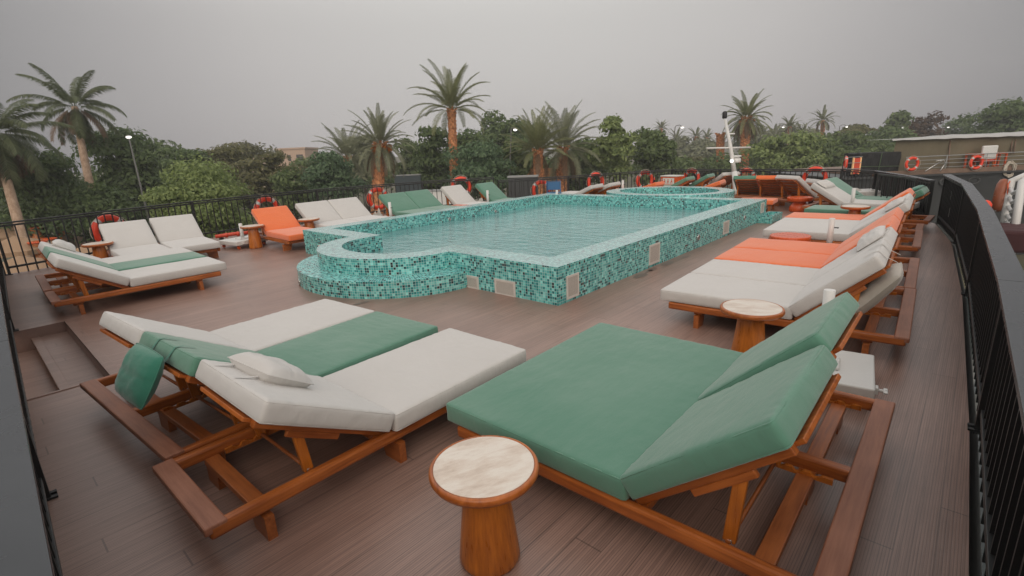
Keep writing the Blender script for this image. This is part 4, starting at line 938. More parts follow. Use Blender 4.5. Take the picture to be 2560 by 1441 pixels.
tree(1085, 312, 130, 520, 40, 'dark', 'dark round tree between the fruiting palm and the tall palm', 21)
tree(1165, 320, 150, 470, 46, 'dark', 'dark tree right behind the tall palm trunk', 22)
tree(1268, 268, 190, 460, 52, 'dark', 'tallest dark tree right of the tall palm crown', 23)
tree(1200, 360, 200, 510, 33, 'blue', 'bright bluish green tree right of the tall palm trunk', 24, dens=1.25, lsz=.8)
tree(1288, 355, 110, 500, 36, 'mid', 'mid green tree behind the slim lamp post in the middle', 25)
tree(1388, 395, 190, 520, 44, 'dark', 'dark thicket behind the twin date palms', 26, cat='tree')
tree(1465, 330, 120, 500, 42, 'mid', 'mid green tree right of the twin date palms', 27)
tree(1538, 286, 110, 480, 38, 'light', 'upright bright green tree with pointed top right of the twin palms', 28, dens=1.2)
tree(1632, 316, 130, 480, 40, 'mid', 'rounded mid green tree left of the curved lamp post', 29, dens=1.15)
tree(1730, 402, 150, 470, 60, 'olive', 'low olive shrub under the small far palms', 30, cat='shrub')
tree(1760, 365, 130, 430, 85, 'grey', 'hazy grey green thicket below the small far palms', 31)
tree(1800, 395, 60, 450, 58, 'blue', 'small bluish shrub left of the mast', 32, cat='shrub')
tree(1895, 385, 90, 450, 56, 'blue', 'small bluish shrub right of the mast', 33, cat='shrub')
tree(1962, 345, 190, 460, 46, 'light', 'wide olive green bush right of the mast', 34, dens=1.15)
tree(2060, 355, 130, 460, 50, 'mid', 'mid green rounded tree behind the far right corner', 35)
tree(2130, 335, 170, 460, 55, 'mid', 'broad mid green tree left of the moored boat', 36)
tree(2135, 298, 150, 400, 70, 'olive', 'flat topped acacia above the moored boat bow', 37, flat=.45, nclump=22)
tree(2215, 330, 130, 430, 62, 'dark', 'dark tree behind the boat canvas, left end', 38)
tree(2238, 293, 80, 400, 75, 'mid', 'pointed green tree beside the russet one', 39)
tree(2280, 322, 60, 400, 66, 'brown', 'russet dry tree above the boat canvas', 40)
tree(2318, 294, 90, 390, 76, 'brown', 'wispy brownish tree right of the russet one', 41, dens=.5)
tree(2400, 314, 150, 400, 95, 'dark', 'distant dark tree line clump above the boat awning', 42)
tree(2515, 262, 190, 420, 60, 'dark', 'large dark tree at the right edge above the awning', 43, dens=1.1)
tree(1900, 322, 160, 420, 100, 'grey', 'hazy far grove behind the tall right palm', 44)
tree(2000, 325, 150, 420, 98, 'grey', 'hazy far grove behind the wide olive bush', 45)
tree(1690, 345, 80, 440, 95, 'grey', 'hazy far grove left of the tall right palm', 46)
tree(612, 366, 210, 520, 58, 'olive', 'far olive tree between the flowering trees and the tan building', 47, bloom=80)
tree(772, 402, 120, 500, 46, 'mid', 'low green tree at the right foot of the tan building', 48)
tree(415, 372, 190, 520, 52, 'mid', 'mid green tree right of the lit lamp, behind the bright bush', 49)
tree(1030, 352, 120, 500, 50, 'mid', 'green tree behind the dry side fronds of the fruiting palm', 50)
# one broad belt of undergrowth nobody could count
rg = np.random.default_rng(7); cs_, rs_ = [], []
for i in range(150):
    px = rg.uniform(-60, 2250); dp = rg.uniform(48, 64); q = at_depth(px, 440 - px * .0476 + rg.uniform(48, 80), dp); cs_.append(list(q)); e = rg.uniform(.9, 1.8); rs_.append([e * 1.3, e * 1.3, e])
v, n = leaf_cloud(np.array(cs_), np.array(rs_), 30000, .24, 5); tag(link('undergrowth', quads_mesh('undergrowth', v, n, leafM['mid'])), kind='stuff')
# palms
palm(186, 268, 232, 500, 27, 112, 'slim leaning royal palm with drooping fronds and brown crown heart', 51, 'royal', 'royal', .215, 24, 7, 0, (-1.0, 1.45), 1.7, (.50, .0125), 'royal_palm', vee=-.2, nleaf=84)
palm(-12, 335, 62, 620, 21, 150, 'thick pale royal palm cut by the left edge', 52, 'royal', 'royal', .205, 30, 12, 0, (-.9, 1.1), 1.8, (.50, .0125), 'royal_palm', vee=-.2, nleaf=84)
palm(1129, 275, 1137, 470, 34, 112, 'tall date palm standing clear above the trees', 53, 'palm', 'palm', .25, 38, 0, 0, (-.2, 1.5), 1.3, (.36, .0095), nleaf=84)
palm(951, 362, 946, 480, 30, 92, 'short fruiting date palm hung with orange dates', 54, 'grey', 'palm', .30, 54, 8, 11, (-1.0, 1.5), 1.2, (.34, .0098), nleaf=80)
palm(868, 395, 866, 500, 38, 88, 'shaggy grey palm behind the fruiting one', 55, 'grey', 'palm', .26, 44, 0, 0, (-.6, 1.4), 1.3, (.38, .0105), nleaf=74)
palm(1345, 378, 1346, 460, 32, 96, 'left palm of the twin date palms in the centre', 56, 'palm', 'palm', .26, 46, 4, 0, (-.1, 1.5), .80, (.38, .0098), nleaf=80)
palm(1408, 372, 1402, 470, 35, 108, 'right palm of the twin date palms, with a drooping frond', 57, 'grey', 'palm', .30, 46, 6, 0, (-.7, 1.5), 1.15, (.40, .0098), nleaf=80)
palm(1866, 296, 1858, 440, 52, 66, 'tall date palm beside the mast with a skirt of dry fronds', 58, 'palm', 'palm', .38, 52, 10, 3, (-1.0, 1.45), 1.25, (.36, .012), skirt=12, nleaf=74)
far = [(1653, 322, 20, 105, 'leftmost tiny far palm, above the rounded tree'), (1692, 348, 24, 98, 'tiny far palm beside the curved lamp post'), (1741, 343, 24, 95, 'tiny far palm in the middle of the hazy grove'), (1768, 345, 20, 105, 'tiny far palm left of the mast crossarm'), (1974, 318, 26, 92, 'small far palm right of the tall skirted palm'), (2057, 302, 30, 85, 'small far palm standing highest above the olive bush'), (2008, 340, 26, 92, 'small far palm between two taller ones'), (1935, 345, 30, 90, 'small far palm behind the lamp right of the mast')]
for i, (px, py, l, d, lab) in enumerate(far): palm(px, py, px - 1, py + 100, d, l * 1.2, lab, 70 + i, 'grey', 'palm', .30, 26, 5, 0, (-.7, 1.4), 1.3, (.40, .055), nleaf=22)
dd_ = at_depth(1800, 352, 56); palm(1801, 338, 1800, 430, 56, 26, 'dead palm stump with hanging brown fronds left of the mast', 90, 'dead', 'palm', .36, 6, 4, 0, (-1.3, -.9), .3, (.3, .02), skirt=18, nleaf=18)

# ------------------------------------------------------------------ street lamps
def lamp(px, py, bx, by, depth, label, arm=0, lit=True):
    Cn = at_depth(px, py, depth); Bq = at_depth(bx, by, depth); d = Bq - Cn; G = Cn + d * ((GZ - Cn.z) / d.z); r = empty('street_lamp', G); tag(r, label, 'street lamp', 'street lamps among the trees')
    H = Cn - G; k = depth / F_PX; side = r_ * arm * k; b = MB(); top = H - side
    if arm: b.tube([(0, 0, 0), top * .9, top, top + side * .15 + Vector((0, 0, 3 * k)), top + side * .6 + Vector((0, 0, 5 * k)), H + Vector((0, 0, 1 * k))], [.07, .05, .04, .03, .03, .03], 8)
    else: b.tube([(0, 0, 0), H * .6, H], [.075, .05, .035], 8)
    b.build('pole', M['polep'], r)
    b = MB(); b.lathe([(.02, .08), (.11, .06), (.15, .0)], 14, H); b.build('lamp_head', M['wpaint'], r)
    b = MB(); b.lathe([(.14, -.005), (.11, -.07), (.03, -.10)], 14, H); b.build('lens', M['lampglow'], r)
lamp(321, 342, 357, 490, 28, 'lit lamp on a leaning post between palm and bright bush')
lamp(1288, 324, 1280, 440, 34, 'lit lamp on a slim post left of the twin palms', 10)
lamp(1706, 318, 1686, 420, 44, 'lamp on a curved arm right of the rounded tree', 18)
lamp(2117, 317, 2097, 420, 60, 'lit double arm lamp left of the acacia', 18)
lamp(2258, 319, 2244, 400, 64, 'lit lamp in front of the russet tree', 12)
lamp(2371, 318, 2354, 390, 70, 'lit lamp above the pale awning', 14)
lamp(1958, 318, 1938, 400, 62, 'unlit looking lamp arm right of the tall skirted palm', 16)

# ------------------------------------------------------------------ tan building far left of centre
k = 85 / F_PX; c0 = at_depth(730, 392, 85)
bl = empty('apartment_building', (c0.x, c0.y, GZ), R(-42.8 * 0 + 47 - 0)); tag(bl, 'tan flat roofed building rising behind the olive trees', 'building'); H = at_depth(742, 373, 85).z - GZ
b = MB(); b.box(-2.6, 2.2, 0, 8, 0, H); b.box(-4.6, -2.602, .6, 8, 0, H - .7); b.build('wall', M['bwall'], bl)
b = MB(); b.box(-2.75, 2.35, -.15, 8.1, H + .001, H + .25); b.build('roof', M['bwall'], bl)
for fl_ in range(3):
    for xx in (-3.9, -1.9, -.7, .7):
        b = MB(); b.box(xx, xx + (.5 if xx < .5 else 1.1), -.03 if xx > -3 else .57, .2, H - 1.9 - fl_ * 2.6, H - .9 - fl_ * 2.6); b.build('window', M['bwin'], bl)
# low garden walls, parasols and stools below the left rail
def parasol(px, py, depth, R_, label, seed):
    c = at_depth(px, py, depth); r = empty('garden_parasol', (c.x, c.y, GZ)); tag(r, label, 'parasol', 'tan parasols below the left railing'); h = c.z - GZ; b = MB(); N = 8; vs = [(0, 0, h)] 
    for rr, dz in ((.5, -.24), (1, -.52), (1, -.70)):
        for i in range(N): vs.append((R_ * rr * math.cos(2 * PI * i / N + seed), R_ * rr * math.sin(2 * PI * i / N + seed), h + dz * R_ / 1.4))
    fs = [(0, 1 + i, 1 + (i + 1) % N) for i in range(N)] + [(1 + q * N + i, 1 + (q + 1) * N + i, 1 + (q + 1) * N + (i + 1) % N, 1 + q * N + (i + 1) % N) for q in (0, 1) for i in range(N)]
    b.add(vs, fs); b.build('canopy', M['tan'], r); b = MB(); b.tube([(0, 0, 0), (0, 0, h - .02)], .03, 8); b.build('pole', M['teak_z'], r)
parasol(35, 590, 19, 1.3, 'tan parasol at the left edge beside the thick palm trunk', .1); parasol(8, 560, 23, 1.4, 'tan parasol half cut by the left edge, the farther one', .5); parasol(45, 640, 17, 1.2, 'tan parasol under the bottom rail at far left', .3); parasol(228, 606, 18, 1.25, 'tan parasol seen between rail and first lifebuoy', .7)
for (px, py, px2, dp, hh, lab) in ((70, 592, 175, 24, 1.5, 'tan stone garden wall beside the thick palm trunk'), (175, 588, 300, 27, 1.5, 'tan stone garden wall behind the first lifebuoy'), (1290, 425, 1420, 40, 2.4, 'reddish garden wall behind the twin date palms')):
    a_, c_ = at_depth(px, py, dp), at_depth(px2, py - (px2 - px) * .0476, dp); b = MB(); b.bar((a_.x, a_.y, a_.z - hh / 2), (c_.x, c_.y, a_.z - hh / 2), .35, hh, .02); b.bar((a_.x, a_.y, GZ + (a_.z - hh - GZ) / 2), (c_.x, c_.y, GZ + (a_.z - hh - GZ) / 2), .42, max(.1, a_.z - hh - GZ - .01), 0); tag(b.build('garden_wall', M['wallst'] if dp < 35 else trunkM['palm']), lab, 'garden wall')
for i, (px, py, dp) in enumerate(((98, 620, 19), (122, 612, 20), (92, 582, 23), (158, 575, 24))):
    c = at_depth(px, py, dp); r = empty('garden_stool', (c.x, c.y, GZ)); tag(r, ['orange garden stool left of the slim gap by the palm trunk', 'orange garden stool right of its twin by the palm trunk', 'orange garden seat behind the stone wall, left', 'orange garden seat behind the stone wall, right'][i], 'stool', 'orange seats in the garden below'); h = c.z - GZ + .25
    b = MB(); b.lathe([(.25, 0), (.25, h - .5), (.16, h - .35), (.16, h - .2), (.26, h - .05)], 14); b.build('base', M['teak_z'], r); b = MB(); b.lathe([(.30, h - .05), (.30, h)], 16); b.build('seat', M['lacq'], r)
# dark hoarding and blue-white stall beyond the far left railing
for (px, py, px2, py2, dp, m, nm, lab, cat) in ((1270, 445, 1345, 505, 24, 'hull', 'metal_hoarding', 'dark grey metal hoarding behind the low gate', 'hoarding'), (985, 441, 1052, 455, 38, 'slate', 'blue_screen', 'dull blue screen under the fruiting palm', 'screen'), (1070, 480, 1130, 520, 24, 'wpaint', 'white_kiosk', 'white kiosk wall seen through rails by the cream lounger', 'kiosk')):
    a_, c_ = at_depth(px, py, dp), at_depth(px2, py2, dp); L = (Vector((c_.x, c_.y, 0)) - Vector((a_.x, a_.y, 0))); ang = math.atan2(L.y, L.x); r = empty(nm, (a_.x, a_.y, GZ), ang); tag(r, lab, cat)
    b = MB(); b.box(0, L.length, 0, .25, 0, a_.z - GZ); b.build('panel', M[m], r); b = MB(); b.box(-.03, L.length + .03, -.03, .28, a_.z - GZ + .001, a_.z - GZ + .08); b.build('capping', M['greyp'], r)

# ------------------------------------------------------------------ people on the quay
def person(px, py, depth, top, hair, label, seed):
    c = at_depth(px, py, depth); r = empty('person', (c.x, c.y, GZ), R(47 + seed * 30)); tag(r, label, 'person')
    J = {'pel': (0, 0, .95), 'l1': (-.09, 0, .92), 'l2': (-.10, .04, .50), 'l3': (-.10, -.02, .08), 'l4': (-.10, .12, .03), 'r1': (.09, 0, .92), 'r2': (.10, -.03, .50), 'r3': (.11, -.06, .08), 'r4': (.11, .09, .03), 'ch': (0, 0, 1.28), 'nk': (0, 0, 1.46), 'hd': (0, .01, 1.58), 'ht': (0, .01, 1.70), 'a1': (-.19, 0, 1.40), 'a2': (-.24, .0, 1.12), 'a3': (-.23, .10, .88), 'b1': (.19, 0, 1.40), 'b2': (.24, -.02, 1.12), 'b3': (.23, .06, .86)}
    rad = dict(pel=.13, l1=.09, l2=.06, l3=.045, l4=.035, r1=.09, r2=.06, r3=.045, r4=.035, ch=.14, nk=.055, hd=.085, ht=.075, a1=.06, a2=.045, a3=.035, b1=.06, b2=.045, b3=.035)
    keys = list(J); ix = {k_: i for i, k_ in enumerate(keys)}; E_ = [('pel', 'l1'), ('l1', 'l2'), ('l2', 'l3'), ('l3', 'l4'), ('pel', 'r1'), ('r1', 'r2'), ('r2', 'r3'), ('r3', 'r4'), ('pel', 'ch'), ('ch', 'nk'), ('nk', 'hd'), ('hd', 'ht'), ('ch', 'a1'), ('a1', 'a2'), ('a2', 'a3'), ('ch', 'b1'), ('b1', 'b2'), ('b2', 'b3')]
    me = bpy.data.meshes.new('body'); me.from_pydata([J[k_] for k_ in keys], [(ix[a], ix[b_]) for a, b_ in E_], []); o = link('body', me, r); o.modifiers.new('skin', 'SKIN'); 
    for i, k_ in enumerate(keys): sv = me.skin_vertices[0].data[i]; sv.radius = (rad[k_], rad[k_] * .8); sv.use_root = (k_ == 'pel')
    o.modifiers.new('sub', 'SUBSURF').levels = 1; me.materials.append(M['skin'])
    b = MB(); b.lathe([(.15, .90), (.165, 1.05), (.175, 1.28), (.19, 1.40), (.12, 1.46), (.06, 1.48)], 14); b.v = [(v[0] * 1.12, v[1] * .85, v[2]) for v in b.v]
    for sx in (-1, 1): b.tube([(sx * .19, 0, 1.41), (sx * .242, 0, 1.12)], [.075, .062], 10)
    b.build('shirt', M[top], r)
    b = MB()
    for sx in (-1, 1): b.tube([(sx * .085, 0, .98), (sx * .10, .01, .50), (sx * .105, -.03, .08)], [.115, .082, .07], 10)
    b.build('trousers', M['navy'], r)
    b = MB(); b.lathe([(.092, 1.58), (.098, 1.64), (.08, 1.71), (.03, 1.735)], 12); b.build('hair', M['dark'], r)
person(2083, 470, 53, 'blue', 0, 'person in a pale blue shirt walking on the quay beyond the bow', 0); person(2096, 470, 53.5, 'navy', 0, 'person in dark clothes beside the pale blue shirt on the quay', 1)

# ------------------------------------------------------------------ neighbouring boat
D0 = 22.0
bo = at_depth(2120, 436, D0); bo.z = 0.0; ax = Vector((ROWS[0][0], ROWS[0][1], 0)).normalized(); away = Vector((-ax.y, ax.x, 0))
bt = empty('moored_boat', bo, math.atan2(ax.y, ax.x)); tag(bt, 'dark hulled boat moored alongside with olive canvas and pale awning', 'boat')
def bl_(px, py, back=0.0):                                # photo pixel to boat coordinates on its side plane (x along, z up)
    p = at_depth(px, py, D0 + back * 1.0) - bo; return Vector((p.dot(ax), p.dot(away), p.z))
S = lambda px: bl_(px, 430).x
LB = 30.0
b = MB(); xa = S(2120); hh = [(xa, 0.0), (xa + 1.2, -1.8), (xa + 2.2, -4.3)]
vs = []
b.add([(xa, .2, -.05), (LB, .2, -.05), (LB, .7, -4.3), (xa + 1.6, .7, -4.3), (xa, 7, -.05), (LB, 7, -.05), (LB, 6.5, -4.3), (xa + 1.6, 6.5, -4.3)], [(3, 2, 1, 0), (4, 5, 6, 7), (0, 4, 7, 3), (1, 2, 6, 5), (0, 1, 5, 4)]); b.build('hull', M['hull'], bt)
b = MB(); b.box(xa - .1, LB, .05, 7.1, -.12, -.04, .01); b.build('rubbing_strake', M['hull'], bt)
b = MB(); b.box(xa + 1.5, LB, .21, .30, -.039, .16, .01); b.build('deck_edge_plank', M['brownwood'], bt)
b = MB(); b.box(xa + 1.4, LB, .31, 7, -.039, .06); b.build('boat_deck', M['brownwood'], bt)
for px in (2438, 2510):
    b = MB(); c = bl_(px - 60, 446); b.tube([(c.x + .24 * math.cos(q), .24, -.42 + .15 * math.sin(q)) for q in np.linspace(0, 2 * PI, 17)[:-1]], .05, 8, True); b.build('fairlead', M['hull'], bt)
for zz, rr in ((.24, .013), (.41, .013), (.57, .013), (.73, .02)):
    b = MB(); b.tube([(S(2270), .25, zz), (LB, .25, zz)], rr, 6); b.build('guard_rail', M['greyp'], bt)
for kx in range(14):
    xx = S(2272) + kx * 1.75
    if xx < LB: b = MB(); b.tube([(xx, .25, .05), (xx, .25, .73)], .018, 6); b.build('stanchion', M['greyp'], bt)
zt = lambda px, py: bl_(px, py, 1.6).z
# canvas walls set 1.6 m inboard
b = MB(); n = 60; vs = []; fs = []; x0_, x1_ = bl_(2236, 400, .7).x, LB
for i in range(n + 1):
    u = i / n; xx = x0_ + (x1_ - x0_) * u; ztop = 1.62 + .35 * u * (x1_ - x0_) / 7 * .55 if False else 1.50 - .012 * (xx - x0_)
    yb = .95 + .05 * math.sin(xx * 3.1) + .03 * math.sin(xx * 7.7); vs += [(xx, yb, .10), (xx, yb + .04 * math.sin(xx * 5), ztop * .55), (xx, .95 + .02 * math.sin(xx * 4), ztop)]
for i in range(n): fs += [(3 * i, 3 * i + 3, 3 * i + 4, 3 * i + 1), (3 * i + 1, 3 * i + 4, 3 * i + 5, 3 * i + 2)]
b.add(vs, fs, smooth=True); b.build('canvas_wall', M['canvas'], bt)
b = MB(); vs = []; fs = []; n = 60; x0_ = bl_(2196, 360, 1.2).x
for i in range(n + 1):
    u = i / n; xx = x0_ + (LB - x0_) * u; zc = 1.51 - .010 * (xx - x0_); sc_ = .03 * math.sin(xx * 6); pk = .26 * math.exp(-((xx - bl_(2390, 350, 1.6).x) / 1.8) ** 2) + .30 * math.exp(-((xx - bl_(2575, 350, 1.6).x) / 1.8) ** 2)
    q = min(1, u * 7); vs += [(xx, .72, zc - .05 + .012 * math.sin(xx * 19)), (xx, .76, zc + .01), (xx, 1.6, zc + q * (.03 + pk * .22 + sc_ * .4)), (xx, 2.6, zc + q * (.04 + pk * .28 + sc_ * .4))]
for i in range(n):
    for q in range(3): fs.append((4 * i + q, 4 * i + 4 + q, 4 * i + 5 + q, 4 * i + 1 + q))
b.add(vs, fs, smooth=True); b.build('awning', M['awn'], bt)
for (pa, pb) in (((2370, 420), (2376, 350)), ((2527, 385), (2532, 340)), ((2534, 385), (2541, 340))):
    b = MB(); b.tube([bl_(*pa, .55), bl_(*pb, .55)], .028, 8); b.build('awning_post', M['brownwood'], bt)
b = MB(); b.tube([bl_(2312, 429, -.0), bl_(2357, 401, 0)], .02, 6); b.tube([bl_(2350, 428, 0), bl_(2366, 406, 0)], .02, 6); b.tube([bl_(2340, 403, 0), bl_(2360, 400, 0), bl_(2366, 412, 0)], .02, 6); b.build('anchor_davit', M['steel'], bt)
p0, p1 = bl_(2124, 388), bl_(2150, 428)
b = MB(); [b.tube([(S(2122), .25, z_), (S(2160), .25, z_)], .014, 6) for z_ in (.35, .60, .85)]; b.tube([(S(2122), .25, .0), (S(2122), .25, .85)], .02, 6); b.build('bow_rail', M['greyp'], bt)
b = MB(); b.box(S(2142), S(2158), .30, .34, .12, .80); b.build('notice_board', M['redp'], bt); b = MB(); b.box(S(2140), S(2142.5), .28, .36, .10, .82); b.box(S(2157.5), S(2160), .28, .36, .10, .82); b.build('lit_strip', M['warmglow'], bt)
# tarpaulin-covered crate on its foredeck
q0, q1 = S(2162), S(2266); tp = empty('covered_crate', bo + ax * q0 + away * .5, math.atan2(ax.y, ax.x)); tag(tp, 'tall box wrapped in black tarpaulin and green rope on the boat', 'covered crate')
b = MB(); n = 20; vs = []; fs = []; w_ = q1 - q0; loop = [(0, 0), (w_, 0), (w_, 1.1), (0, 1.1)]
for zz in (-.04, .35, .75, .97):
    for k4 in range(4):
        a_, c_ = loop[k4], loop[(k4 + 1) % 4]
        for i in range(n): u = i / n; vs.append((a_[0] + (c_[0] - a_[0]) * u + .025 * math.sin(u * 17 + zz * 9), a_[1] + (c_[1] - a_[1]) * u + .03 * math.sin(u * 23 + zz * 7), zz + .015 * math.sin(u * 9)))
m_ = 4 * n
for r2 in range(3):
    for i in range(m_): fs.append((r2 * m_ + i, r2 * m_ + (i + 1) % m_, (r2 + 1) * m_ + (i + 1) % m_, (r2 + 1) * m_ + i))
fs.append(tuple(range(3 * m_, 4 * m_))); b.add(vs, fs); b.build('tarpaulin', M['btarp'], tp)
b = MB(); b.tube([(w_ * .48, -.045, 0), (w_ * .52, -.045, .98)], .014, 6); b.tube([(0, -.045, .42), (w_ * .5, -.05, .38), (w_, -.045, .36)], .012, 6); b.build('rope', leafM['blue'], tp)
for (px, py, lab) in ((2115, 409, 'lifebuoy at the bow of the moored boat beside the lit notice'), (2281, 410, 'lifebuoy on the moored boat just right of the black tarpaulin'), (2441, 407, 'lifebuoy on the moored boat rail beside the white chair')):
    p = bo + ax * bl_(px, py).x + away * .14 + Vector((0, 0, max(.38, bl_(px, py).z))); nn_ = -away if px > 2200 else (-ax * .93 + away * .50); buoy(p, (nn_.x, nn_.y), lab, 3).scale = (.86, .86, .86)
ch = empty('deck_armchair', bo + ax * S(2484) + away * .42 + Vector((0, 0, .061)), math.atan2(ax.y, ax.x)); tag(ch, 'white backed armchair on the moored boat', 'chair')
b = MB(); b.box(-.33, .33, -.05, .06, .42, 1.0, .04); b.build('backrest', M['wpaint'], ch); b = MB(); b.box(-.32, .32, -.02, .5, .30, .42, .03); b.build('seat', M['redp'], ch)
for sx in (-.28, .28):
    for sy in (.02, .44): b = MB(); b.box(sx - .025, sx + .025, sy - .025, sy + .025, 0, .30); b.build('leg', M['teak_z'], ch)
for i, px in enumerate((2456, 2515)):
    tb = empty('deck_table', bo + ax * S(px) + away * .56 + Vector((0, 0, .061)), math.atan2(ax.y, ax.x)); tag(tb, ['orange wooden table left of the white armchair on the boat', 'orange wooden table right of the white armchair on the boat'][i], 'table')
    b = MB(); b.box(-.26, .26, -.2, .2, .62, .68, .006); b.build('table_top', M['lacq'], tb)
    for sx in (-.22, .22):
        for sy in (-.16, .16): b = MB(); b.box(sx - .03, sx + .03, sy - .03, sy + .03, 0, .62); b.build('leg', M['lacq'], tb)
b = MB(); c = bl_(2530, 428); rnd = random.Random(4); P = []
for i in range(90): a_ = i * .55; P.append((c.x + (.22 + .07 * math.sin(i * .9)) * math.cos(a_), .16 + .03 * math.sin(i * 1.7), .02 + (.30 + .07 * math.cos(i * 1.3)) * math.sin(a_)))
b.tube(P, .016, 6); o = b.build('rope_coil', M['rope']); o.location = bo; o.rotation_euler = (0, 0, math.atan2(ax.y, ax.x)); tag(o, 'coil of pale rope hanging on the dark hull at the right edge', 'rope')

# ------------------------------------------------------------------ white boarding ladder with float at the right edge
DL = 8.6; lr = at_depth(2530, 520, DL); ld = empty('boarding_ladder', (lr.x, lr.y, GZ)); tag(ld, 'white tubular boarding ladder outside the right railing', 'ladder')
def lp(px, py, dd=0.0): p = at_depth(px, py, DL + dd); return p - Vector((lr.x, lr.y, GZ))
b = MB(); b.tube([lp(2505, 590, .6), lp(2518, 500, .6), lp(2530, 452, .6), lp(2560, 440, .5), lp(2600, 436, .4)], .055, 12); b.tube([lp(2530, 620), lp(2545, 520), lp(2556, 455), lp(2575, 444), lp(2620, 440)], .06, 12); b.tube([lp(2505, 590, .6), Vector((lp(2505, 590, .6).x, lp(2505, 590, .6).y, 0))], .055, 12); b.tube([lp(2530, 620), Vector((lp(2530, 620).x, lp(2530, 620).y, 0))], .06, 12); b.build('rail', M['wpaint'], ld)
for py in (470, 493, 515, 537, 552):
    b = MB(); b.tube([lp(2527 - (py - 460) * .13, py, .6), lp(2533 - (py - 460) * .1, py + 14, .3), lp(2553 - (py - 460) * .12, py + 4)], .030, 8); b.build('rung', M['wpaint'], ld)
b = MB(); b.tube([lp(2520, 570, .3), lp(2620, 575, .3)], .028, 8); b.build('tie_bar', M['wpaint'], ld)
p = at_depth(2502, 489, DL + .7); fo = empty('life_float', p); tag(fo, 'long brown orange life float strapped beside the white ladder', 'life float')
def fl_pt(px, py): return at_depth(px, py, DL + .7) - p
b = MB(); b.tube([fl_pt(2493, 529), fl_pt(2494, 526), fl_pt(2497, 510), fl_pt(2503, 480), fl_pt(2508, 462), fl_pt(2511, 451), fl_pt(2512, 448)], [.03, .075, .098, .098, .092, .062, .02], 14); b.build('float_body', m_plain('brown_orange_float', (.30, .085, .035), .35, 0, .4, 6), fo)
b = MB(); b.tube([fl_pt(2488, 491), fl_pt(2514, 491)], .022, 8); b.tube([fl_pt(2486, 528), fl_pt(2508, 523)], .012, 6); b.build('strap', M['refl'], fo)
b = MB(); b.tube([fl_pt(2512, 454) - f_ * .11, fl_pt(2503, 465) - f_ * .13, fl_pt(2502, 500) - f_ * .12, fl_pt(2498, 522) - f_ * .10], .010, 6); b.build('line', M['lacq'], fo)
p = at_depth(2462, 515, 7.9); b = MB(); b.tube([(0, 0, -.10), (0, 0, -.08), (0, 0, .02), (0, 0, .07), (0, 0, .09)], [.03, .08, .09, .06, .02], 12); o = b.build('fender', M['buoy']); o.location = p; tag(o, 'small red fender peeping over the right cap rail', 'fender')
b = MB(); pp = [at_depth(2500, 590, 8.2), at_depth(2580, 585, 8.2)]; c = (pp[0] + pp[1]) / 2; b.box(-.6, .6, -.5, .5, -.25, .10, .05); o = b.build('dark_red_cover', m_canvas('maroon_cloth', (.060, .018, .020))); o.location = c + Vector((.25, .2, 0)); tag(o, 'dark maroon cover on the gangway outside the right railing', 'cover')
b = MB(); b.box(-.9, 1.5, -3.4, 3.5, -.10, 0, .02); o = b.build('gangway_platform', M['hull']); o.location = (5.6, 3.6, -1.0); tag(o, 'dark platform outside the right railing below the ladder', 'platform')

# ------------------------------------------------------------------ evening haze
b = MB(); b.box(-190, 260, -160, 240, GZ - 1.0, 24); t = NT('evening_haze'); t.n.remove(t.b); pv = t.new('ShaderNodeVolumePrincipled'); pv.inputs['Density'].default_value = .0015; pv.inputs['Color'].default_value = (.86, .88, .90, 1)
t.l(pv.outputs[0], t.n['Material Output'].inputs['Volume']); hb = b.build('haze', t.m); tag(hb, kind='stuff')
# ------------------------------------------------------------------ light
w = bpy.data.worlds.new('World'); scene.world = w; w.use_nodes = True; nt = w.node_tree; nd = nt.nodes; nd.clear()
sun_el, sun_az = R(12), math.atan2(-.80, .60)            # low western glow behind the camera
out = nd.new('ShaderNodeOutputWorld'); bg = nd.new('ShaderNodeBackground'); nt.links.new(bg.outputs[0], out.inputs[0])
sky = nd.new('ShaderNodeTexSky'); sky.sky_type = 'NISHITA'; sky.sun_disc = False; sky.sun_elevation = sun_el; sky.sun_rotation = PI / 2 - sun_az; sky.dust_density = 3.0; sky.air_density = 1.0
hs = nd.new('ShaderNodeHueSaturation'); hs.inputs['Saturation'].default_value = .16; nt.links.new(sky.outputs[0], hs.inputs['Color'])
tc = nd.new('ShaderNodeTexCoord'); dp = nd.new('ShaderNodeVectorMath'); dp.operation = 'DOT_PRODUCT'; nt.links.new(tc.outputs['Generated'], dp.inputs[0])
gd = Vector((-.63, .72, .28)).normalized(); dp.inputs[1].default_value = gd                # lens vignetting put into the sky: brightest over the bow, darker sideways
rp = nd.new('ShaderNodeValToRGB'); nt.links.new(dp.outputs['Value'], rp.inputs[0]); e = rp.color_ramp.elements
e[0].position = .0; e[0].color = (.15, .155, .165, 1); e[1].position = 1.0; e[1].color = (.565, .548, .525, 1)
for p_, c_ in ((.68, (.205, .202, .208, 1)), (.83, (.385, .37, .365, 1)), (.91, (.495, .475, .46, 1))): q = rp.color_ramp.elements.new(p_); q.color = c_
sp = nd.new('ShaderNodeSeparateXYZ'); nt.links.new(tc.outputs['Generated'], sp.inputs[0])
zr = nd.new('ShaderNodeMapRange'); nt.links.new(sp.outputs[2], zr.inputs[0]); zr.inputs[1].default_value = .0; zr.inputs[2].default_value = .24; zr.inputs[3].default_value = 1.0; zr.inputs[4].default_value = 0.0
hz = nd.new('ShaderNodeMix'); hz.data_type = 'RGBA'; hz.blend_type = 'MULTIPLY'; nt.links.new(zr.outputs[0], hz.inputs[0]); nt.links.new(rp.outputs[0], hz.inputs[6]); hz.inputs[7].default_value = (.94, .925, .945, 1)
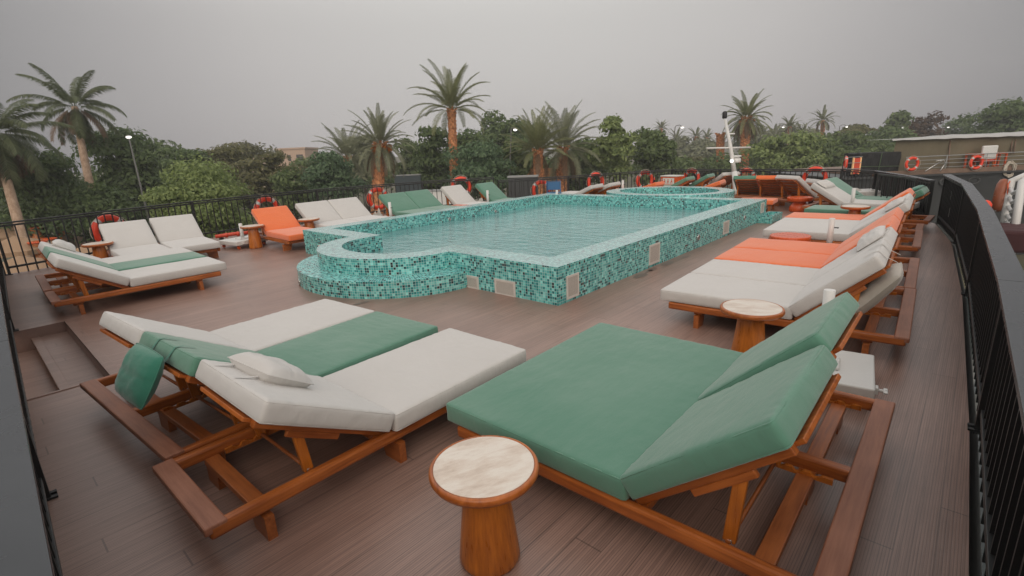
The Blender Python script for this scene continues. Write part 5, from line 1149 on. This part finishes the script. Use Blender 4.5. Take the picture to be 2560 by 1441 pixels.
zn = nd.new('ShaderNodeMapRange'); zn.interpolation_type = 'SMOOTHSTEP'; nt.links.new(sp.outputs[2], zn.inputs[0]); zn.inputs[1].default_value = .20; zn.inputs[2].default_value = .50
dp2 = nd.new('ShaderNodeVectorMath'); dp2.operation = 'DOT_PRODUCT'; nt.links.new(tc.outputs['Generated'], dp2.inputs[0]); dp2.inputs[1].default_value = Vector((-.56, .62, .55)).normalized()
r2 = nd.new('ShaderNodeValToRGB'); nt.links.new(dp2.outputs['Value'], r2.inputs[0]); e = r2.color_ramp.elements       # upper overcast, brightest ahead over the bow
e[0].position = .0; e[0].color = (.30, .30, .315, 1); e[1].position = 1.0; e[1].color = (1.10, 1.07, 1.04, 1)
for p_, c_ in ((.55, (.62, .61, .61, 1)), (.85, (.95, .93, .91, 1))): q = r2.color_ramp.elements.new(p_); q.color = c_
zm = nd.new('ShaderNodeMix'); zm.data_type = 'RGBA'; nt.links.new(zn.outputs[0], zm.inputs[0]); nt.links.new(hz.outputs[2], zm.inputs[6]); nt.links.new(r2.outputs[0], zm.inputs[7])
dp3 = nd.new('ShaderNodeVectorMath'); dp3.operation = 'DOT_PRODUCT'; nt.links.new(tc.outputs['Generated'], dp3.inputs[0]); dp3.inputs[1].default_value = Vector((.62, -.72, .30)).normalized()
r3 = nd.new('ShaderNodeValToRGB'); nt.links.new(dp3.outputs['Value'], r3.inputs[0]); e = r3.color_ramp.elements
e[0].position = .15; e[0].color = (0, 0, 0, 1); e[1].position = 1.0; e[1].color = (1.60, 1.42, 1.26, 1)
for p_, c_ in ((.45, (.24, .22, .20, 1)), (.75, (.82, .73, .65, 1))): q = r3.color_ramp.elements.new(p_); q.color = c_
gl = nd.new('ShaderNodeMix'); gl.data_type = 'RGBA'; gl.blend_type = 'ADD'; gl.inputs[0].default_value = 1.0; nt.links.new(zm.outputs[2], gl.inputs[6]); nt.links.new(r3.outputs[0], gl.inputs[7])
ad = nd.new('ShaderNodeMix'); ad.data_type = 'RGBA'; ad.blend_type = 'ADD'; ad.inputs[0].default_value = 1.0; nt.links.new(gl.outputs[2], ad.inputs[6])
sc = nd.new('ShaderNodeMix'); sc.data_type = 'RGBA'; sc.blend_type = 'MULTIPLY'; sc.inputs[0].default_value = 1.0; nt.links.new(hs.outputs[0], sc.inputs[6]); sc.inputs[7].default_value = (.012, .012, .012, 1); nt.links.new(sc.outputs[2], ad.inputs[7])
nt.links.new(ad.outputs[2], bg.inputs[0]); bg.inputs[1].default_value = 1.0
sl = bpy.data.lights.new('sun', 'SUN'); sl.energy = 0.5; sl.angle = R(40); sl.color = (1, .82, .62); so = bpy.data.objects.new('sun', sl); COL.objects.link(so)
sel = R(38); sd_ = Vector((math.cos(sun_az) * math.cos(sel), math.sin(sun_az) * math.cos(sel), math.sin(sel))); so.rotation_euler = (-sd_).to_track_quat('-Z', 'Y').to_euler()
scene.view_settings.view_transform = 'Standard'; scene.view_settings.look = 'None'; scene.view_settings.exposure = 0.0; scene.view_settings.gamma = 1.0
scene.cycles.max_bounces = 8; scene.cycles.transmission_bounces = 6; scene.cycles.transparent_max_bounces = 6; scene.cycles.caustics_refractive = True; scene.cycles.caustics_reflective = False; scene.cycles.sample_clamp_indirect = 4.0
scene.cycles.use_denoising = True
